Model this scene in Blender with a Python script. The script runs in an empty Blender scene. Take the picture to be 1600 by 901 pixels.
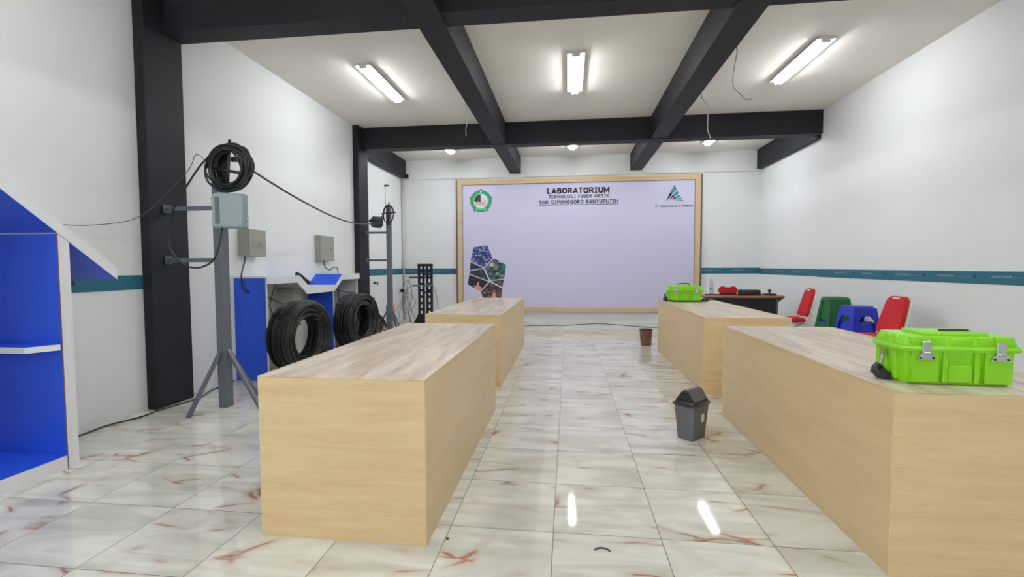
import bpy, bmesh, math, random
from mathutils import Vector, Matrix
random.seed(7)
PI = math.pi
SC = bpy.context.scene
COL = SC.collection

# ------------------------------------------------------------ camera
F, YAW, PITCH, ROLL = 728.15, 0.119579, 0.047653, -0.003665
cam_d = bpy.data.cameras.new('camera'); cam = bpy.data.objects.new('camera', cam_d); COL.objects.link(cam)
cam_d.sensor_width = 36.0; cam_d.lens = F * 36.0 / 1600.0; cam_d.clip_start = 0.02
fw = Vector((-math.sin(YAW) * math.cos(PITCH), math.cos(YAW) * math.cos(PITCH), -math.sin(PITCH)))
rt0 = Vector((math.cos(YAW), math.sin(YAW), 0)); up0 = rt0.cross(fw)
rt = math.cos(ROLL) * rt0 + math.sin(ROLL) * up0; up = -math.sin(ROLL) * rt0 + math.cos(ROLL) * up0
M = Matrix((rt, up, -fw)).transposed().to_4x4(); M.translation = Vector((0.56665, -1.67692, 1.26945))
cam.matrix_world = M
SC.camera = cam
# ------------------------------------------------------------ world, exposure
w = bpy.data.worlds.new('world'); SC.world = w; w.use_nodes = True
w.node_tree.nodes['Background'].inputs[0].default_value = (0.75, 0.82, 0.9, 1)
w.node_tree.nodes['Background'].inputs[1].default_value = 0.3
SC.view_settings.view_transform = 'Standard'; SC.view_settings.look = 'None'
SC.view_settings.exposure = -0.15; SC.view_settings.gamma = 1.0
SC.view_settings.use_curve_mapping = False
TUBE_STRENGTH = 86.0
# daylight from the open shopfront behind the camera
_ad = bpy.data.lights.new('shopfront_daylight', 'AREA'); _ad.shape = 'RECTANGLE'; _ad.size = 2.4; _ad.size_y = 2.4; _ad.energy = 56; _ad.color = (1.0, 0.985, 0.96)
_ao = bpy.data.objects.new('shopfront_daylight', _ad); COL.objects.link(_ao); _ao.location = (-1.9, -4.9, 1.6); _ao.rotation_euler = (math.radians(90), 0, 0)

# room numbers (metres)
XL, XR, YB, YN, ZC = -3.167, 4.583, 8.946, -5.0, 3.733
XL2, XR2, ZBM = -3.30, 4.665, 3.36
HT = 0.762

# ------------------------------------------------------------ materials
def srgb(r, g, b):
    f = lambda c: (c / 255 / 12.92) if c / 255 <= 0.04045 else ((c / 255 + 0.055) / 1.055) ** 2.4
    return (f(r), f(g), f(b), 1)
def nn(nt, t, **kw):
    n = nt.nodes.new(t)
    for k, v in kw.items():
        if k == 'inp':
            for a, b in v.items(): n.inputs[a].default_value = b
        else: setattr(n, k, v)
    return n
def mat(name, c, rough=0.5, metal=0.0, spec=0.5, var=0.06, scale=9.0, bump=0.0, bscale=60, coat=0.0, trans=0.0, stretch=(1, 1, 1)):
    m = bpy.data.materials.new(name); m.use_nodes = True; nt = m.node_tree
    b = nt.nodes['Principled BSDF']
    b.inputs['Roughness'].default_value = rough; b.inputs['Metallic'].default_value = metal
    b.inputs['Specular IOR Level'].default_value = spec; b.inputs['Coat Weight'].default_value = coat
    b.inputs['Transmission Weight'].default_value = trans
    tc = nn(nt, 'ShaderNodeTexCoord'); mp = nn(nt, 'ShaderNodeMapping'); mp.inputs['Scale'].default_value = stretch
    nt.links.new(tc.outputs['Object'], mp.inputs[0])
    nz = nn(nt, 'ShaderNodeTexNoise', inp={'Scale': scale, 'Detail': 4.0})
    nt.links.new(mp.outputs[0], nz.inputs['Vector'])
    mx = nn(nt, 'ShaderNodeMix', data_type='RGBA')
    mx.inputs[6].default_value = tuple(max(0, x * (1 - var)) for x in c[:3]) + (1,)
    mx.inputs[7].default_value = tuple(min(1, x * (1 + var)) for x in c[:3]) + (1,)
    nt.links.new(nz.outputs[0], mx.inputs[0]); nt.links.new(mx.outputs[2], b.inputs['Base Color'])
    if bump:
        n2 = nn(nt, 'ShaderNodeTexNoise', inp={'Scale': bscale, 'Detail': 3.0})
        nt.links.new(mp.outputs[0], n2.inputs['Vector'])
        bp = nn(nt, 'ShaderNodeBump', inp={'Strength': bump, 'Distance': 0.01})
        nt.links.new(n2.outputs[0], bp.inputs['Height']); nt.links.new(bp.outputs[0], b.inputs['Normal'])
    return m
def emis(name, c, s):
    m = bpy.data.materials.new(name); m.use_nodes = True; nt = m.node_tree
    b = nt.nodes['Principled BSDF']; b.inputs['Base Color'].default_value = c
    b.inputs['Emission Color'].default_value = c; b.inputs['Emission Strength'].default_value = s
    return m
def wood(name, dark, light, axis, rough=0.4, stretch=14.0, scale=1.6, fine=0.25):
    m = bpy.data.materials.new(name); m.use_nodes = True; nt = m.node_tree; b = nt.nodes['Principled BSDF']
    b.inputs['Roughness'].default_value = rough; b.inputs['Specular IOR Level'].default_value = 0.4
    tc = nn(nt, 'ShaderNodeTexCoord'); mp = nn(nt, 'ShaderNodeMapping')
    s = [stretch] * 3; s['xyz'.index(axis)] = 1.0
    mp.inputs['Scale'].default_value = s
    nt.links.new(tc.outputs['Object'], mp.inputs[0])
    n1 = nn(nt, 'ShaderNodeTexNoise', inp={'Scale': scale, 'Detail': 5.0, 'Roughness': 0.6, 'Distortion': 0.4})
    n2 = nn(nt, 'ShaderNodeTexNoise', inp={'Scale': scale * 7, 'Detail': 4.0})
    nt.links.new(mp.outputs[0], n1.inputs['Vector']); nt.links.new(mp.outputs[0], n2.inputs['Vector'])
    ma = nn(nt, 'ShaderNodeMath', operation='MULTIPLY_ADD', inp={1: fine, 2: -fine / 2})
    nt.links.new(n2.outputs[0], ma.inputs[0])
    ad = nn(nt, 'ShaderNodeMath', operation='ADD'); nt.links.new(n1.outputs[0], ad.inputs[0]); nt.links.new(ma.outputs[0], ad.inputs[1])
    cr = nn(nt, 'ShaderNodeValToRGB'); cr.color_ramp.elements[0].position = 0.32; cr.color_ramp.elements[1].position = 0.66
    cr.color_ramp.elements[0].color = dark; cr.color_ramp.elements[1].color = light
    nt.links.new(ad.outputs[0], cr.inputs[0]); nt.links.new(cr.outputs[0], b.inputs['Base Color'])
    return m
def floor_mat():
    m = bpy.data.materials.new('marble_tile'); m.use_nodes = True; nt = m.node_tree; L = nt.links.new
    b = nt.nodes['Principled BSDF']; b.inputs['Specular IOR Level'].default_value = 0.6
    tc = nn(nt, 'ShaderNodeTexCoord'); sp = nn(nt, 'ShaderNodeSeparateXYZ'); L(tc.outputs['Object'], sp.inputs[0])
    def M_(op, a, bb=None, c=None):
        n = nn(nt, 'ShaderNodeMath', operation=op)
        for i, v in enumerate((a, bb, c)):
            if v is None: continue
            if isinstance(v, (int, float)): n.inputs[i].default_value = v
            else: L(v, n.inputs[i])
        return n.outputs[0]
    fx = M_('MULTIPLY', sp.outputs[0], 2.0); fy = M_('MULTIPLY', sp.outputs[1], 2.0)
    gx = M_('ABSOLUTE', M_('SUBTRACT', M_('FRACT', M_('ADD', fx, 0.5)), 0.5))
    gy = M_('ABSOLUTE', M_('SUBTRACT', M_('FRACT', M_('ADD', fy, 0.5)), 0.5))
    grout = M_('LESS_THAN', M_('MINIMUM', gx, gy), 0.0042)
    cb = nn(nt, 'ShaderNodeCombineXYZ'); L(M_('FLOOR', fx), cb.inputs[0]); L(M_('FLOOR', fy), cb.inputs[1])
    wn = nn(nt, 'ShaderNodeTexWhiteNoise', noise_dimensions='3D'); L(cb.outputs[0], wn.inputs['Vector'])
    sc = nn(nt, 'ShaderNodeVectorMath', operation='SCALE'); L(wn.outputs['Color'], sc.inputs[0]); sc.inputs['Scale'].default_value = 7.0
    ad = nn(nt, 'ShaderNodeVectorMath', operation='ADD'); L(tc.outputs['Object'], ad.inputs[0]); L(sc.outputs[0], ad.inputs[1])
    mp = nn(nt, 'ShaderNodeMapping'); L(ad.outputs[0], mp.inputs[0]); mp.inputs['Rotation'].default_value = (0, 0, -0.75); mp.inputs['Scale'].default_value = (0.8, 3.4, 1)
    mp2 = nn(nt, 'ShaderNodeMapping'); L(ad.outputs[0], mp2.inputs[0]); mp2.inputs['Rotation'].default_value = (0, 0, -0.6); mp2.inputs['Scale'].default_value = (0.8, 2.3, 1)
    n1 = nn(nt, 'ShaderNodeTexNoise', inp={'Scale': 1.7, 'Detail': 4.0, 'Distortion': 1.2}); L(mp.outputs[0], n1.inputs['Vector'])
    cl = nn(nt, 'ShaderNodeValToRGB'); e = cl.color_ramp.elements
    e[0].position = 0.3; e[0].color = srgb(190, 188, 176); e[1].position = 0.62; e[1].color = srgb(221, 221, 212)
    L(n1.outputs[0], cl.inputs[0])
    # reddish veins: thin ridges of a stretched noise, kept only in patches
    nd = nn(nt, 'ShaderNodeTexNoise', inp={'Scale': 5.0, 'Detail': 4.0}); L(ad.outputs[0], nd.inputs['Vector'])
    ns = nn(nt, 'ShaderNodeVectorMath', operation='SCALE'); ns.inputs['Scale'].default_value = 0.09; L(nd.outputs['Color'], ns.inputs[0])
    na = nn(nt, 'ShaderNodeVectorMath', operation='ADD'); L(mp2.outputs[0], na.inputs[0]); L(ns.outputs[0], na.inputs[1])
    vo = nn(nt, 'ShaderNodeTexVoronoi', feature='DISTANCE_TO_EDGE', inp={'Scale': 1.9}); L(na.outputs[0], vo.inputs['Vector'])
    n3 = nn(nt, 'ShaderNodeTexNoise', inp={'Scale': 4.6, 'Detail': 1.5}); L(ad.outputs[0], n3.inputs['Vector'])
    msk = nn(nt, 'ShaderNodeMapRange', inp={1: 0.54, 2: 0.66}); L(n3.outputs[0], msk.inputs[0])
    msw = nn(nt, 'ShaderNodeMapRange', inp={1: 0.46, 2: 0.6}); L(n3.outputs[0], msw.inputs[0])
    e1 = nn(nt, 'ShaderNodeMapRange', inp={1: 0.0, 2: 0.032, 3: 1.0, 4: 0.0}); L(vo.outputs['Distance'], e1.inputs[0])
    e2 = nn(nt, 'ShaderNodeMapRange', inp={1: 0.0, 2: 0.11, 3: 1.0, 4: 0.0}); L(vo.outputs['Distance'], e2.inputs[0])
    mh0 = nn(nt, 'ShaderNodeMix', data_type='RGBA'); L(M_('MULTIPLY', M_('MULTIPLY', e2.outputs[0], msw.outputs[0]), 0.42), mh0.inputs[0]); L(cl.outputs[0], mh0.inputs[6]); mh0.inputs[7].default_value = srgb(178, 150, 120)
    mh = nn(nt, 'ShaderNodeMix', data_type='RGBA'); L(M_('MULTIPLY', M_('MULTIPLY', e1.outputs[0], msk.outputs[0]), 0.85), mh.inputs[0]); L(mh0.outputs[2], mh.inputs[6]); mh.inputs[7].default_value = srgb(156, 84, 62)
    mg = nn(nt, 'ShaderNodeMix', data_type='RGBA'); L(grout, mg.inputs[0]); L(mh.outputs[2], mg.inputs[6]); mg.inputs[7].default_value = srgb(112, 106, 98)
    L(mg.outputs[2], b.inputs['Base Color'])
    L(M_('ADD', M_('MULTIPLY', grout, 0.5), 0.045), b.inputs['Roughness'])
    n4 = nn(nt, 'ShaderNodeTexNoise', inp={'Scale': 5.0, 'Detail': 1.0}); L(ad.outputs[0], n4.inputs['Vector'])
    bp = nn(nt, 'ShaderNodeBump', inp={'Strength': 0.04, 'Distance': 0.01}); L(n4.outputs[0], bp.inputs['Height']); L(bp.outputs[0], b.inputs['Normal'])
    return m

M_floor = floor_mat()
M_wall = mat('wall_paint', srgb(226, 229, 230), 0.6, var=0.02, scale=1.3, bump=0.05, bscale=25)
M_ceil = mat('ceiling_plaster', srgb(238, 235, 228), 0.85, var=0.07, scale=1.1, bump=0.08, bscale=12, stretch=(1, 1.6, 1))
M_beam = mat('black_beam_paint', srgb(29, 29, 37), 0.6, spec=0.3, var=0.12, scale=2, bump=0.15, bscale=14)
M_top = wood('ash_tabletop', srgb(178, 156, 134), srgb(222, 208, 190), 'y', 0.28, 10, 1.3, 0.3)
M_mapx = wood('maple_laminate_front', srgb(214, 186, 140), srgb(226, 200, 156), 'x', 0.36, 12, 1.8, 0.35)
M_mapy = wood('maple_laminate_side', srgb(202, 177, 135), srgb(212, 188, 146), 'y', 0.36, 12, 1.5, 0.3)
M_framewood = wood('oak_frame_laminate', srgb(198, 172, 134), srgb(208, 184, 146), 'x', 0.45, 3, 2, 0.2)
M_blue = mat('blue_laminate', srgb(36, 84, 214), 0.36, var=0.12, scale=120, bump=0.02)
M_white = mat('white_laminate', srgb(224, 225, 230), 0.35, var=0.02)
M_inner = mat('white_carcass_board', srgb(196, 195, 190), 0.5, var=0.03)
M_edge = mat('brown_edge_band', srgb(120, 92, 92), 0.5)
M_teal = mat('teal_band', srgb(30, 98, 120), 0.45, var=0.06, scale=3)
M_pale = mat('pale_band_print', srgb(140, 172, 182), 0.5)
M_navy = mat('navy_print', srgb(16, 40, 70), 0.5)
M_lilac = mat('lilac_banner', srgb(202, 199, 226), 0.42, var=0.02, scale=0.7)
M_dkedge = mat('dark_edge_trim', srgb(92, 86, 84), 0.45)
M_ink = mat('black_ink', srgb(30, 26, 32), 0.5)
M_green = mat('emblem_green', srgb(22, 146, 98), 0.5)
M_lgreen = mat('emblem_light_green', srgb(88, 196, 150), 0.5)
M_rim = mat('emblem_grey_rim', srgb(106, 120, 122), 0.5)
M_page = mat('emblem_page', srgb(214, 172, 164), 0.5)
M_offw = mat('emblem_white', srgb(226, 228, 236), 0.5)
M_steel = mat('grey_painted_steel', srgb(98, 104, 114), 0.45, metal=0.2, var=0.1, scale=20)
M_cable = mat('black_cable', srgb(24, 24, 28), 0.42, var=0.2, scale=40)
M_wire = mat('dark_wire', srgb(56, 58, 62), 0.5)
M_gwire = mat('grey_electrical_wire', srgb(150, 148, 140), 0.5)
M_boxg = mat('grey_enclosure_plastic', srgb(140, 156, 162), 0.4, var=0.03)
M_boxd = mat('dark_grey_slot', srgb(84, 96, 102), 0.5)
M_panel = mat('beige_metal_panel', srgb(152, 151, 140), 0.45, metal=0.1, var=0.04)
M_chrome = mat('chrome', srgb(200, 202, 206), 0.18, metal=1.0)
M_lime = mat('lime_plastic', srgb(136, 212, 24), 0.28, var=0.04, bump=0.03, bscale=200)
M_bkp = mat('black_plastic', srgb(22, 22, 26), 0.45, var=0.1)
M_rack = mat('black_rack_steel', srgb(24, 25, 32), 0.45, metal=0.2)
M_gbin = mat('grey_bin_plastic', srgb(96, 99, 108), 0.5, var=0.05)
M_dlid = mat('charcoal_lid_plastic', srgb(34, 34, 40), 0.38, var=0.05)
M_flap = mat('grey_flap_plastic', srgb(84, 84, 90), 0.35)
M_brown = mat('brown_bin_plastic', srgb(112, 72, 54), 0.4, var=0.06)
M_red = mat('red_upholstery', srgb(188, 22, 36), 0.8, var=0.1, scale=60, bump=0.1, bscale=300)
M_cream = mat('cream_chair_frame', srgb(214, 208, 186), 0.4)
M_greenp = mat('green_stool_plastic', srgb(16, 96, 44), 0.4, var=0.06)
M_bluep = mat('blue_stool_plastic', srgb(28, 48, 180), 0.35, var=0.06)
M_deskw = wood('cherry_desktop', srgb(140, 92, 66), srgb(170, 118, 88), 'x', 0.35, 9, 2, 0.2)
M_deskb = mat('black_desk_panel', srgb(26, 23, 30), 0.5)
M_deskg = mat('green_grey_desk_metal', srgb(74, 96, 98), 0.45)
M_bottle = mat('clear_bottle_plastic', srgb(225, 232, 238), 0.08, trans=0.85, var=0.0)
M_blabel = mat('bottle_label', srgb(176, 196, 222), 0.5)
M_redp = mat('red_plastic_case', srgb(176, 18, 34), 0.4)
M_orange = mat('orange_plastic', srgb(236, 112, 78), 0.5)
M_tube = emis('lit_tube', (0.97, 0.985, 1.0, 1), TUBE_STRENGTH)
M_lampw = mat('lamp_housing_white', srgb(235, 236, 238), 0.4)
M_skin = mat('print_skin', srgb(206, 150, 140), 0.5)
M_sticker = mat('beige_sticker', srgb(206, 200, 178), 0.5)
def print_mat(name, cols, scale, vor=True):
    m = bpy.data.materials.new(name); m.use_nodes = True; nt = m.node_tree; b = nt.nodes['Principled BSDF']; b.inputs['Roughness'].default_value = 0.5
    tc = nn(nt, 'ShaderNodeTexCoord')
    mp = nn(nt, 'ShaderNodeMapping'); mp.inputs['Scale'].default_value = (1, 1, 1.7); mp.inputs['Rotation'].default_value = (0, 0.5, 0)
    nt.links.new(tc.outputs['Object'], mp.inputs[0])
    n = nn(nt, 'ShaderNodeTexVoronoi' if vor else 'ShaderNodeTexNoise', inp={'Scale': scale})
    nt.links.new(mp.outputs[0], n.inputs['Vector'])
    cr = nn(nt, 'ShaderNodeValToRGB'); cr.color_ramp.interpolation = 'LINEAR'
    k = len(cols)
    while len(cr.color_ramp.elements) < k: cr.color_ramp.elements.new(0.5)
    for i, c in enumerate(cols):
        cr.color_ramp.elements[i].position = (0.15 + 0.7 * i / (k - 1)); cr.color_ramp.elements[i].color = srgb(*c)
    if vor:
        sx = nn(nt, 'ShaderNodeSeparateColor'); nt.links.new(n.outputs['Color'], sx.inputs[0]); nt.links.new(sx.outputs[0], cr.inputs[0])
    else: nt.links.new(n.outputs[0], cr.inputs[0])
    nt.links.new(cr.outputs[0], b.inputs['Base Color'])
    return m

# ------------------------------------------------------------ mesh helpers
def BM(): return bmesh.new()
def box(bm, x0, x1, y0, y1, z0, z1, bev=0.0, seg=1):
    g = bmesh.ops.create_cube(bm, size=1.0)
    for v in g['verts']:
        v.co = Vector(((x0 + x1) / 2 + v.co.x * (x1 - x0), (y0 + y1) / 2 + v.co.y * (y1 - y0), (z0 + z1) / 2 + v.co.z * (z1 - z0)))
    if bev:
        es = list({e for v in g['verts'] for e in v.link_edges})
        bmesh.ops.bevel(bm, geom=es, offset=bev, segments=seg, affect='EDGES', profile=0.5)
    return bm
def prism(bm, pts, a0, a1, axis='x'):
    """pts: 2-D outline; extruded along axis from a0 to a1."""
    def P(p, a):
        return {'x': (a, p[0], p[1]), 'y': (p[0], a, p[1]), 'z': (p[0], p[1], a)}[axis]
    v0 = [bm.verts.new(P(p, a0)) for p in pts]; v1 = [bm.verts.new(P(p, a1)) for p in pts]
    n = len(pts); fs = []
    fs.append(bm.faces.new(v0)); fs.append(bm.faces.new(v1[::-1]))
    for i in range(n): fs.append(bm.faces.new((v0[i], v0[(i + 1) % n], v1[(i + 1) % n], v1[i])))
    bmesh.ops.recalc_face_normals(bm, faces=fs)
    return bm
def loft(bm, rings, cap=True):
    R = [[bm.verts.new(p) for p in r] for r in rings]; n = len(R[0])
    for a, b in zip(R, R[1:]):
        for i in range(n): bm.faces.new((a[i], a[(i + 1) % n], b[(i + 1) % n], b[i]))
    if cap: bm.faces.new(R[0][::-1]); bm.faces.new(R[-1])
    return bm
def lathe(bm, prof, c=(0, 0, 0), seg=24, cap=True):
    rings = [[(c[0] + r * math.cos(2 * PI * i / seg), c[1] + r * math.sin(2 * PI * i / seg), c[2] + z) for i in range(seg)] for r, z in prof]
    return loft(bm, rings, cap)
def cyl(bm, p0, p1, r, seg=12, r1=None):
    tube(bm, [p0, p1], r, seg, r1=r1); return bm
def tube(bm, pts, r, seg=8, closed=False, r1=None):
    pts = [Vector(p) for p in pts]; n = len(pts); rings = []; prev = None
    for i, p in enumerate(pts):
        if closed: d = pts[(i + 1) % n] - pts[i - 1]
        else: d = pts[min(i + 1, n - 1)] - pts[max(i - 1, 0)]
        d.normalize()
        if prev is None: u = d.orthogonal().normalized()
        else:
            u = prev - d * prev.dot(d)
            u = u.normalized() if u.length > 1e-6 else d.orthogonal().normalized()
        prev = u; v = d.cross(u)
        rr = r if r1 is None else r + (r1 - r) * i / (n - 1)
        rings.append([p + rr * (math.cos(2 * PI * k / seg) * u + math.sin(2 * PI * k / seg) * v) for k in range(seg)])
    R = [[bm.verts.new(q) for q in ring] for ring in rings]
    for i in range(n if closed else n - 1):
        a, b = R[i], R[(i + 1) % n]
        if closed and i == n - 1:
            k0 = min(range(seg), key=lambda k: (b[k].co - a[0].co).length)
            b = b[k0:] + b[:k0]
        for k in range(seg): bm.faces.new((a[k], a[(k + 1) % seg], b[(k + 1) % seg], b[k]))
    if not closed: bm.faces.new(R[0][::-1]); bm.faces.new(R[-1])
    return bm
def smooth_path(P, sub=8):
    P = [Vector(p) for p in P]; Q = [P[0]] + P + [P[-1]]; out = []
    for i in range(1, len(Q) - 2):
        a, b, c, d = Q[i - 1], Q[i], Q[i + 1], Q[i + 2]
        for s in range(sub):
            t = s / sub
            out.append(0.5 * ((2 * b) + (c - a) * t + (2 * a - 5 * b + 4 * c - d) * t * t + (3 * b - a - 3 * c + d) * t ** 3))
    out.append(P[-1]); return out
def obj(name, bm, m, parent=None, smooth=None, loc=None, rot=None, label=None):
    bmesh.ops.recalc_face_normals(bm, faces=bm.faces[:])
    me = bpy.data.meshes.new(name); bm.to_mesh(me); bm.free()
    if smooth:
        for p in me.polygons: p.use_smooth = True
        if smooth is not True:
            me.set_sharp_from_angle(angle=math.radians(smooth))
    me.materials.append(m)
    o = bpy.data.objects.new(name, me); COL.objects.link(o)
    if parent: o.parent = parent
    if loc: o.location = loc
    if rot: o.rotation_euler = rot
    if label: o['label'] = label
    return o
def thing(name, label, cat, loc=(0, 0, 0), rz=0, group=None):
    o = bpy.data.objects.new(name, None); COL.objects.link(o); o.location = loc; o.rotation_euler = (0, 0, rz)
    o.empty_display_size = 0.1; o['label'] = label; o['category'] = cat
    if group: o['group'] = group
    return o
def tag(o, label, cat, group=None):
    o['label'] = label; o['category'] = cat
    if group: o['group'] = group
    return o
def struct(name, bm, m, parent=None, label=None, smooth=None):
    o = obj(name, bm, m, parent, smooth)
    if parent is None: o['kind'] = 'structure'
    if label: o['label'] = label
    return o
def dup(root, label, loc=None, rz=None, group=None):
    r = root.copy(); COL.objects.link(r)
    for ch in list(root.children):
        c = ch.copy(); COL.objects.link(c); c.parent = r
        for g in list(ch.children):
            d = g.copy(); COL.objects.link(d); d.parent = c
    if loc: r.location = loc
    if rz is not None: r.rotation_euler = (0, 0, rz)
    r['label'] = label
    if group: r['group'] = group
    return r
def text_bm(s, width, height, bold=0.0, sx=None):
    """letters laid in XZ plane facing -Y, left edge at x=0, baseline z=0, scaled to width x cap height."""
    cu = bpy.data.curves.new('t', 'FONT'); cu.body = s; cu.size = 1.0; cu.offset = bold; cu.resolution_u = 3
    o = bpy.data.objects.new('t', cu); COL.objects.link(o)
    dg = bpy.context.evaluated_depsgraph_get(); me = bpy.data.meshes.new_from_object(o.evaluated_get(dg))
    bpy.data.objects.remove(o); bpy.data.curves.remove(cu)
    bm = BM(); bm.from_mesh(me); bpy.data.meshes.remove(me)
    xs = [v.co.x for v in bm.verts]; ys = [v.co.y for v in bm.verts]
    x0, x1, y0, y1 = min(xs), max(xs), min(ys), max(ys)
    for v in bm.verts: v.co = Vector(((v.co.x - x0) / (x1 - x0) * width, 0, (v.co.y - y0) / (y1 - y0) * height))
    return bm
def _arc(cx, cy, rx, ry, a0, a1, n=8):
    return [(cx + rx * math.cos(math.radians(a0 + (a1 - a0) * i / n)), cy + ry * math.sin(math.radians(a0 + (a1 - a0) * i / n))) for i in range(n + 1)]
GLYPH = {  # stroke letters on a 0.8 x 1 cell, strokes run through the centre line
 'A': (0.86, [[(0.08, 0), (0.43, 0.92), (0.78, 0)], [(0.2, 0.3), (0.66, 0.3)]]),
 'B': (0.76, [[(0.1, 0.09), (0.1, 0.91)], [(0.1, 0.91), (0.4, 0.91)] + _arc(0.4, 0.71, 0.2, 0.2, 90, -90) + [(0.1, 0.51)], [(0.1, 0.51), (0.42, 0.51)] + _arc(0.42, 0.3, 0.24, 0.21, 90, -90) + [(0.1, 0.09)]]),
 'D': (0.84, [[(0.1, 0.09), (0.1, 0.91), (0.35, 0.91)] + _arc(0.35, 0.5, 0.37, 0.41, 90, -90) + [(0.1, 0.09)]]),
 'E': (0.66, [[(0.58, 0.91), (0.1, 0.91), (0.1, 0.09), (0.58, 0.09)], [(0.1, 0.51), (0.55, 0.51)]]),
 'F': (0.64, [[(0.58, 0.91), (0.1, 0.91), (0.1, 0.0)], [(0.1, 0.51), (0.54, 0.51)]]),
 'G': (0.84, [_arc(0.45, 0.5, 0.36, 0.41, 50, 270, 12) + [(0.72, 0.12), (0.72, 0.46), (0.48, 0.46)]]),
 'H': (0.84, [[(0.1, 0), (0.1, 1)], [(0.72, 0), (0.72, 1)], [(0.1, 0.5), (0.72, 0.5)]]),
 'I': (0.56, [[(0.28, 0.09), (0.28, 0.91)], [(0.06, 0.92), (0.5, 0.92)], [(0.06, 0.08), (0.5, 0.08)]]),
 'K': (0.78, [[(0.1, 0), (0.1, 1)], [(0.68, 0.96), (0.2, 0.48), (0.7, 0.04)]]),
 'L': (0.66, [[(0.1, 1), (0.1, 0.09), (0.6, 0.09)]]),
 'M': (0.98, [[(0.1, 0), (0.1, 0.95), (0.48, 0.25), (0.86, 0.95), (0.86, 0)]]),
 'N': (0.86, [[(0.1, 0), (0.1, 0.93), (0.74, 0.07), (0.74, 1)]]),
 'O': (0.88, [_arc(0.44, 0.5, 0.34, 0.41, 0, 360, 18)]),
 'P': (0.74, [[(0.1, 0), (0.1, 0.91), (0.38, 0.91)] + _arc(0.38, 0.65, 0.25, 0.26, 90, -90) + [(0.1, 0.39)]]),
 'R': (0.8, [[(0.1, 0), (0.1, 0.91), (0.38, 0.91)] + _arc(0.38, 0.68, 0.23, 0.23, 90, -90) + [(0.1, 0.45)], [(0.38, 0.45), (0.74, 0.03)]]),
 'S': (0.74, [_arc(0.37, 0.71, 0.25, 0.2, 40, 250, 9) + _arc(0.37, 0.3, 0.27, 0.21, 70, -140, 9)]),
 'T': (0.72, [[(0.36, 0), (0.36, 0.91)], [(0.02, 0.91), (0.7, 0.91)]]),
 'U': (0.84, [[(0.1, 1), (0.1, 0.4)] + _arc(0.42, 0.4, 0.32, 0.31, 180, 360, 10) + [(0.74, 1)]]),
 'Y': (0.8, [[(0.06, 0.98), (0.4, 0.48), (0.74, 0.98)], [(0.4, 0.5), (0.4, 0)]]),
 '.': (0.34, [[(0.17, 0.0), (0.17, 0.17)]]), ' ': (0.4, [])}
def stroke_text(s, width, height, wt=0.19):
    """bold block letters in the XZ plane, baseline z = 0, left edge x = 0."""
    gap = 0.12; tot = sum(GLYPH[c][0] + gap for c in s) - gap; kx = width / tot; kz = height; bm = BM(); x = 0.0; h = wt / 2
    for c in s:
        w_, strokes = GLYPH[c]
        for st in strokes:
            for i in range(len(st) - 1):
                a, b = Vector(st[i]), Vector(st[i + 1]); d = b - a
                if d.length < 1e-5: continue
                d.normalize(); n = Vector((-d.y, d.x)) * h
                ea = d * h * 0.6 if i > 0 else Vector((0, 0)); eb = d * h * 0.6 if i < len(st) - 2 else Vector((0, 0))
                q = (a - ea + n, a - ea - n, b + eb - n, b + eb + n)
                bm.faces.new([bm.verts.new(((x + p.x) * kx, 0, min(1.0, max(0.0, p.y)) * kz)) for p in q])
        x += w_ + gap
    return bm
def xf(bm, m):
    bmesh.ops.transform(bm, matrix=m, verts=bm.verts[:]); return bm

# ============================================================ ROOM
bm = BM(); box(bm, -3.5, 4.9, YN - 0.2, YB + 0.2, -0.1, 0); struct('floor', bm, M_floor, label='glossy cream marble floor tiles with red veins')
bm = BM(); box(bm, -3.5, 4.9, YN - 0.2, YB + 0.2, ZC, ZC + 0.12); struct('ceiling', bm, M_ceil)
bm = BM(); box(bm, XL - 0.25, XL, YN, 6.5, 0, ZC); box(bm, XL - 0.3, XL2, 6.5, YB, 0, ZC); struct('wall_left', bm, M_wall)
bm = BM(); box(bm, XR, XR + 0.25, YN, 6.42, 0, ZC); box(bm, XR2, XR + 0.3, 6.42, YB, 0, ZC); struct('wall_right', bm, M_wall)
bm = BM(); box(bm, -3.5, 4.9, YB, YB + 0.15, 0, ZC); struct('wall_back', bm, M_wall)
bm = BM(); box(bm, -3.5, 4.9, YN - 0.15, YN, 0, ZC); struct('wall_front', bm, M_wall)
# columns on the left wall
bm = BM(); box(bm, XL, -3.067, 2.02, 2.433, 0, ZC, 0.006); struct('column_near', bm, M_beam, label='black pillar on left wall nearest the camera')
bm = BM(); box(bm, XL - 0.02, -3.067, 6.17, 6.555, 0, ZC, 0.006); struct('column_far', bm, M_beam, label='black pillar on left wall beyond the desk')
# cross beams (run left-right)
bm = BM(); box(bm, XL, XR, 2.235, 2.467, 3.392, ZC); struct('beam_near', bm, M_beam)
bm = BM(); box(bm, XL, XR, 6.37, 6.60, ZBM, ZC); struct('beam_far', bm, M_beam)
bm = BM(); box(bm, XL, XR, -2.2, -1.95, 3.392, ZC); struct('beam_behind', bm, M_beam)
# beams running down the room
bm = BM(); box(bm, -0.745, -0.498, YN, YB, ZBM + 0.012, ZC - 0.001); struct('beam_left', bm, M_beam)
bm = BM(); box(bm, 1.922, 2.178, YN, YB, ZBM + 0.012, ZC - 0.001); struct('beam_right', bm, M_beam)
bm = BM(); box(bm, XL2, -3.195, 6.5, YB, 3.325, ZC - 0.002); struct('beam_wall_left', bm, M_beam)
bm = BM(); box(bm, 4.572, XR2, 6.5, YB, 3.325, ZC - 0.002); struct('beam_wall_right', bm, M_beam)
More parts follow.
